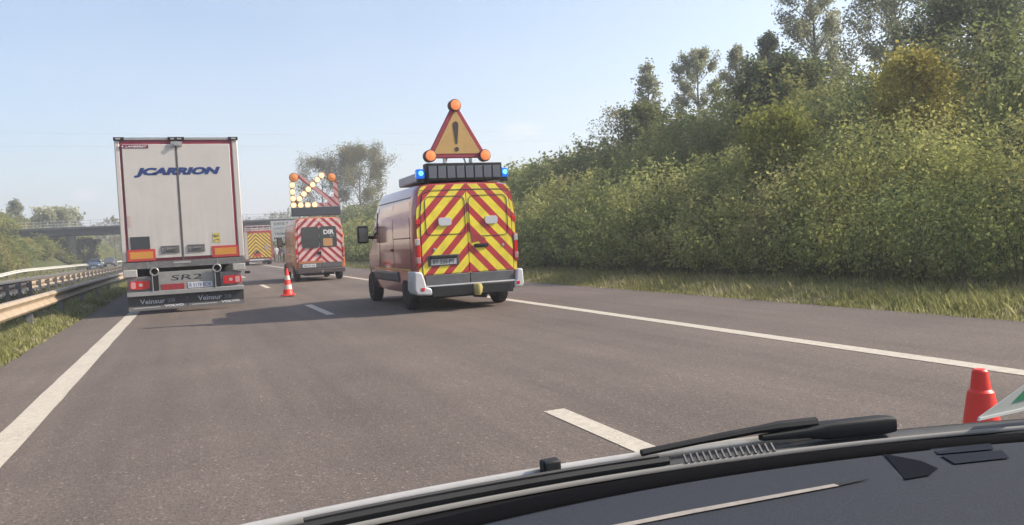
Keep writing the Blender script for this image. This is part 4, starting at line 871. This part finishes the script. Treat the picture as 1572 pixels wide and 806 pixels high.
person(8.95, 84.5, 2.8, 1.70, (.30, .36, .42), (.03, .03, .04), 'person in a blue-grey jacket and dark trousers nearest the orange van')

# ------------------------------------------------------------------ cones
cone_red = mat('cone_red', (.80, .045, .03), .45, noise=(12, .08)); cone_w = mat('cone_white', (.62, .58, .52), .5, noise=(14, .1))
def cone(x, y, label, group='traffic cones on the lane line', rz=0):
    rt = empty('traffic_cone', (x, y, 0), rz); tag(rt, label, 'traffic cone', group)
    hz = .78
    def rad(z): return .028+.115*(1-z/hz)**1.0
    def seg(z0, z1, nm, m, ex=0): MB().lathe([(rad(z0)+ex-.004, z0), (rad(z0)+ex, z0+.003), (rad(z1)+ex, z1-.003), (rad(z1)+ex-.004, z1)], (0, 0, 0), 'Z', 28).build(nm, m, rt)
    MB().prism(rrect(-.19, .19, -.19, .19, .05), 0, .03).build('base', cone_red, rt).rotation_euler = (R(90), 0, 0)
    rt.children[0].location = (0, 0, .032)
    MB().lathe([(.16, .03), (.15, .045), (rad(.07)+.004, .07), (rad(hz-.075)+.001, hz-.075), (rad(hz-.07)-.007, hz-.066), (.024, hz-.006), (.018, hz), (0, hz)], (0, 0, 0), 'Z', 28).build('cone_body', cone_red, rt)
    seg(.20, .33, 'white_band', cone_w, .004); seg(.46, .58, 'white_band', cone_w, .004)
    return rt
cone(2.43, 22.74, 'red and white traffic cone on the lane line between the trailer and the vans')
cone(2.40, 1.86, 'red traffic cone top just beyond the bonnet of the car, at the right', rz=.3)

# ------------------------------------------------------------------ oncoming cars
def car(x, y, paint, label, hgt=1.45, suv=0):
    rt = empty('car', (x, y, 0), R(180)); tag(rt, label, 'car', 'cars on the opposite carriageway')   # faces -Y once turned
    # local: front at +y
    HPc = [(0, .22), (.72, .22), (.84, .30), (.88, .5), (.87, .78), (.84, .92), (.70, 1.15), (.62, 1.36), (.5, 1.43), (0, 1.45)]
    st = [(-2.1, .86, .95), (-1.95, .93, 1.10), (-1.3, .98, 1.40), (-.4, 1, 1.45), (.3, 1, 1.43), (1.0, .99, 1.02), (1.35, .98, .95), (1.9, .93, .80), (2.12, .84, .62)]
    rings = []
    for yy_, ws, zt in st:
        full = HPc+[(-a, b) for a, b in HPc[-2:0:-1]]; rings.append([(a*ws, yy_, (b if b <= .5 else .5+(b-.5)*(zt-.5)/.95)*hgt/1.45) for a, b in full])
    MB().loft(rings).build('body', paint, rt, angle=30)
    MB().add([(-.60, .36, 1.36), (.60, .36, 1.36), (.74, 1.02, .98), (-.74, 1.02, .98)], [(0, 1, 2, 3)]).build('windscreen', glass_dark, rt, loc=(0, .03, .03*hgt))
    for s in (-1, 1):
        MB().prism(rrect(*sorted((s*.50, s*.80)), .56, .70, .05), 1.86, 2.08).build('headlight', mat('headlight_glass', (.75, .76, .8), .15, coat=.5), rt)
        boxpart('mirror', paint, rt, *sorted((s*.88, s*1.04)), .7, .82, .92, 1.05, bevel=.03)
        for yy_ in (-1.3, 1.35): wheel(rt, s*.78, yy_, .31, .2, s)
        MB().add([(s*.80, .85, .97), (s*.80, -1.2, .99), (s*.69, -1.0, 1.30), (s*.68, .3, 1.32)], [(0, 1, 2, 3)]).build('side_window', glass_dark, rt, loc=(s*.02, 0, .01))
    boxpart('grille', black_pl, rt, -.45, .45, 2.06, 2.135, .42, .56); boxpart('number_plate', plate_white, rt, -.26, .26, 2.13, 2.145, .30, .41)
    return rt
car(-12.2, 122, mat('dark_blue_paint', (.030, .055, .10), .3, coat=1), 'dark blue oncoming car, the nearer of the two beyond the guardrail')
car(-12.9, 152, mat('charcoal_paint', (.035, .035, .045), .3, coat=1), 'charcoal oncoming car, farther one beside the edge of the trailer', 1.62)

# ------------------------------------------------------------------ the car the photograph is taken from
oc = empty('camera_car', (.4, .9, 0)); tag(oc, 'bonnet edge, wipers and blue-grey dashboard of the car the photo is taken from', 'car')
oc.name = 'own_car'
def yc(x): return .945-.20*(x+.05)**2           # windscreen foot, local x = X-.4
def yd(x): return .838-.30*(x-.05)**2           # dashboard edge
def strip(name, m, fa, fb, x0, x1, n=40, smooth=True):
    """fa/fb: x -> (y,z) section ends, or a list of functions"""
    fl = fa if isinstance(fa, list) else [fa, fb]; v = []; f = []; q = len(fl)
    for i in range(n+1):
        x = x0+(x1-x0)*i/n
        for g in fl: y, z = g(x); v.append((x, y-.9, z))
    for i in range(n):
        for j in range(q-1): k = i*q+j; f.append((k, k+1, k+q+1, k+q))
    o_ = MB().add(v, f).build(name, m, oc, angle=50); s = o_.modifiers.new('t', 'SOLIDIFY'); s.thickness = .002; s.offset = -1; return o_
silver = mat('silver_bonnet', (.46, .44, .41), .35, .3, noise=(30, .08), coat=.6)
def zc(x): return .985
strip('bonnet', silver, [lambda x: (yc(x)+.004, zc(x)), lambda x: (yc(x)+.012, zc(x)+.010), lambda x: (yc(x)+.026, zc(x)+.006), lambda x: (yc(x)+.05, zc(x)-.012), lambda x: (yc(x)+.3, zc(x)-.22), lambda x: (yc(x)+.75, zc(x)-.6)], None, -1.2, .42)
strip('bonnet_side', black_pl, [lambda x: (yc(x)+.004, zc(x)), lambda x: (yc(x)+.012, zc(x)-.004), lambda x: (yc(x)+.3, zc(x)-.25), lambda x: (yc(x)+.75, zc(x)-.62)], None, .42, .95)
strip('cowl_trim', mat('cowl_grey', (.05, .05, .048), .6, noise=(25, .2)), [lambda x: (yc(x)-.028, .978), lambda x: (yc(x)-.006, .982), lambda x: (yc(x)+.004, .984)], None, -1.2, .95)
strip('cowl', mat('cowl_black', (.008, .008, .009), .7, spec=.15), [lambda x: (yd(x)+.03, .968), lambda x: (yc(x)-.052, .973), lambda x: (yc(x)-.028, .978)], None, -1.2, .95)
strip('windscreen_foot', mat('deep_black', (.004, .004, .005), .9, spec=.05), [lambda x: (yd(x)-.006, .985), lambda x: (yd(x)+.004, .992), lambda x: (yd(x)+.030, .990), lambda x: (yd(x)+.034, .968)], None, -1.2, .95)
strip('cowl_rim', mat('rim_grey', (.22, .21, .19), .4), [lambda x: (yc(x)-.036, .979), lambda x: (yc(x)-.031, .984), lambda x: (yc(x)-.026, .981)], None, -1.2, .95)
dash_m = mat('dashboard_grey', (.040, .044, .054), .85, spec=.12, noise=(420, .22), bump=(900, .2))
strip('dashboard', dash_m, [lambda x: (yd(x)-.003, .984), lambda x: (yd(x)-.05, 1.0), lambda x: (yd(x)-.15, 1.006), lambda x: (yd(x)-.30, .995), lambda x: (yd(x)-.45, .95), lambda x: (yd(x)-.46, .7)], None, -1.2, .95)
# wiper: blade, spine and arm
def wp(x, dy, z): return (x, yc(x)-.9+dy, z)
wpb = MB().tube([wp(x, -.020, .987) for x in np.linspace(-.42, .18, 16)], .006, 6).build('wiper', black_pl, oc)
MB().tube([wp(x, -.012, .993) for x in np.linspace(-.30, .17, 14)], .003, 6).build('wiper_blade', dark_seal, wpb)
mb = MB(); mb.box(.005, .030, yc(.015)-.9-.012, yc(.015)-.9+.006, .99, 1.008); mb.build('wiper_clip', black_pl, wpb, bevel=.003)
MB().tube([wp(x, -.004+.02*(x-.15)*0, .998+.012*min(1, max(0, (x-.15)/.2))) for x in np.linspace(.15, .42, 10)], [.005]*4+[.006]*3+[.008]*3, 8).build('wiper_arm', black_pl, oc)
hd = []
for x, hw, hh in ((.33, .005, .004), (.40, .009, .007), (.43, .012, .0125), (.52, .012, .013), (.533, .0115, .011)):
    hd.append([(x, yc(x)-.9-.008+hw*math.copysign(abs(cos(a))**.45, cos(a)), .998+hh*math.copysign(abs(sin(a))**.45, sin(a))) for a in np.linspace(0, 2*pi, 25)[:-1]])
MB().loft(hd).build('wiper_pivot', black_pl, oc)
mb = MB(); 
for k in range(15):
    x = .20+k*.0095; mb.tube([wp(x, -.032, .984), wp(x+.003, -.020, .992)], .0022, 5)
mb.build('hose_ribs', mat('rib_grey', (.08, .078, .075), .5), oc)
# cream strip, and dark sheets painted in for shadows on the dashboard top
mb = MB(); pts = []
for i in range(9):
    f = i/8; pts.append((.0+.24*f, .700-.9-.015*f, 1.0))
def dsh(x, y): return float(np.interp(yd(x-.4)-y, [.003, .05, .15, .30, .45], [.984, 1.0, 1.006, .995, .95]))
def pad(name, m, P4, z0=.0016, tk=.0004): MB().add([(x-.4, y-.9, dsh(x, y)+z0) for x, y in P4]+[(x-.4, y-.9, dsh(x, y)+z0+tk) for x, y in P4], [tuple(range(len(P4)))[::-1], tuple(len(P4)+i for i in range(len(P4)))]+[(i, (i+1) % len(P4), (i+1) % len(P4)+len(P4), i+len(P4)) for i in range(len(P4))]).build(name, m, oc, smooth=False)
pad('dash_strip', mat('cream_strip', (.30, .26, .22), .6, noise=(60, .2)), [(.30, .700), (.30, .690), (.46, .684), (.645, .674), (.645, .682), (.46, .694)])
pad('strip_end', black_pl, [(.645, .674), (.672, .674), (.69, .6745), (.672, .680), (.645, .683)])
shadow_m = mat('dash_shadow', (.007, .009, .013), .9, spec=.05)  # near-black colour that stands for shadow on the dashboard
pad('shadow_wedge', shadow_m, [(.795, .753), (.722, .655), (.755, .652), (.783, .664), (.798, .70)])
pad('shadow_patch', mat('dash_shadow_slate', (.016, .020, .029), .85, spec=.08), [(.868, .748), (.842, .712), (.912, .692), (.938, .716)])  # shadow patches laid on as dark sheets
pad('shadow_patch', mat('dash_shadow_slate', (.016, .020, .029), .85, spec=.08), [(.838, .706), (.815, .668), (.885, .652), (.914, .682)])
MB().add([(.64, -.115, .985), (.90, -.16, .985), (.90, -.30, .90), (.70, -.22, .93)], [(0, 1, 2, 3)]).build('pillar_trim', mat('pillar_dark', (.015, .018, .022), .8, spec=.1), oc, smooth=False)
# sticker at the foot of the windscreen
st_ = MB().prism([(.625, 1.008), (.80, 1.012), (.80, 1.078), (.715, 1.040)], -.1015, -.10).build('windscreen_sticker', mat('sticker_pale', (.40, .42, .39), .4), oc, smooth=False)
MB().prism([(.695, 1.021), (.80, 1.026), (.80, 1.064), (.725, 1.038)], -.1030, -.1017).build('green_print', mat('sticker_green', (.03, .20, .10), .4), st_, smooth=False)
MB().prism([(.622, 1.0035), (.80, 1.008), (.80, 1.0115), (.625, 1.0075)], -.1035, -.10).build('sticker_edge', mat('sticker_rim', (.6, .6, .58), .4), st_, smooth=False)
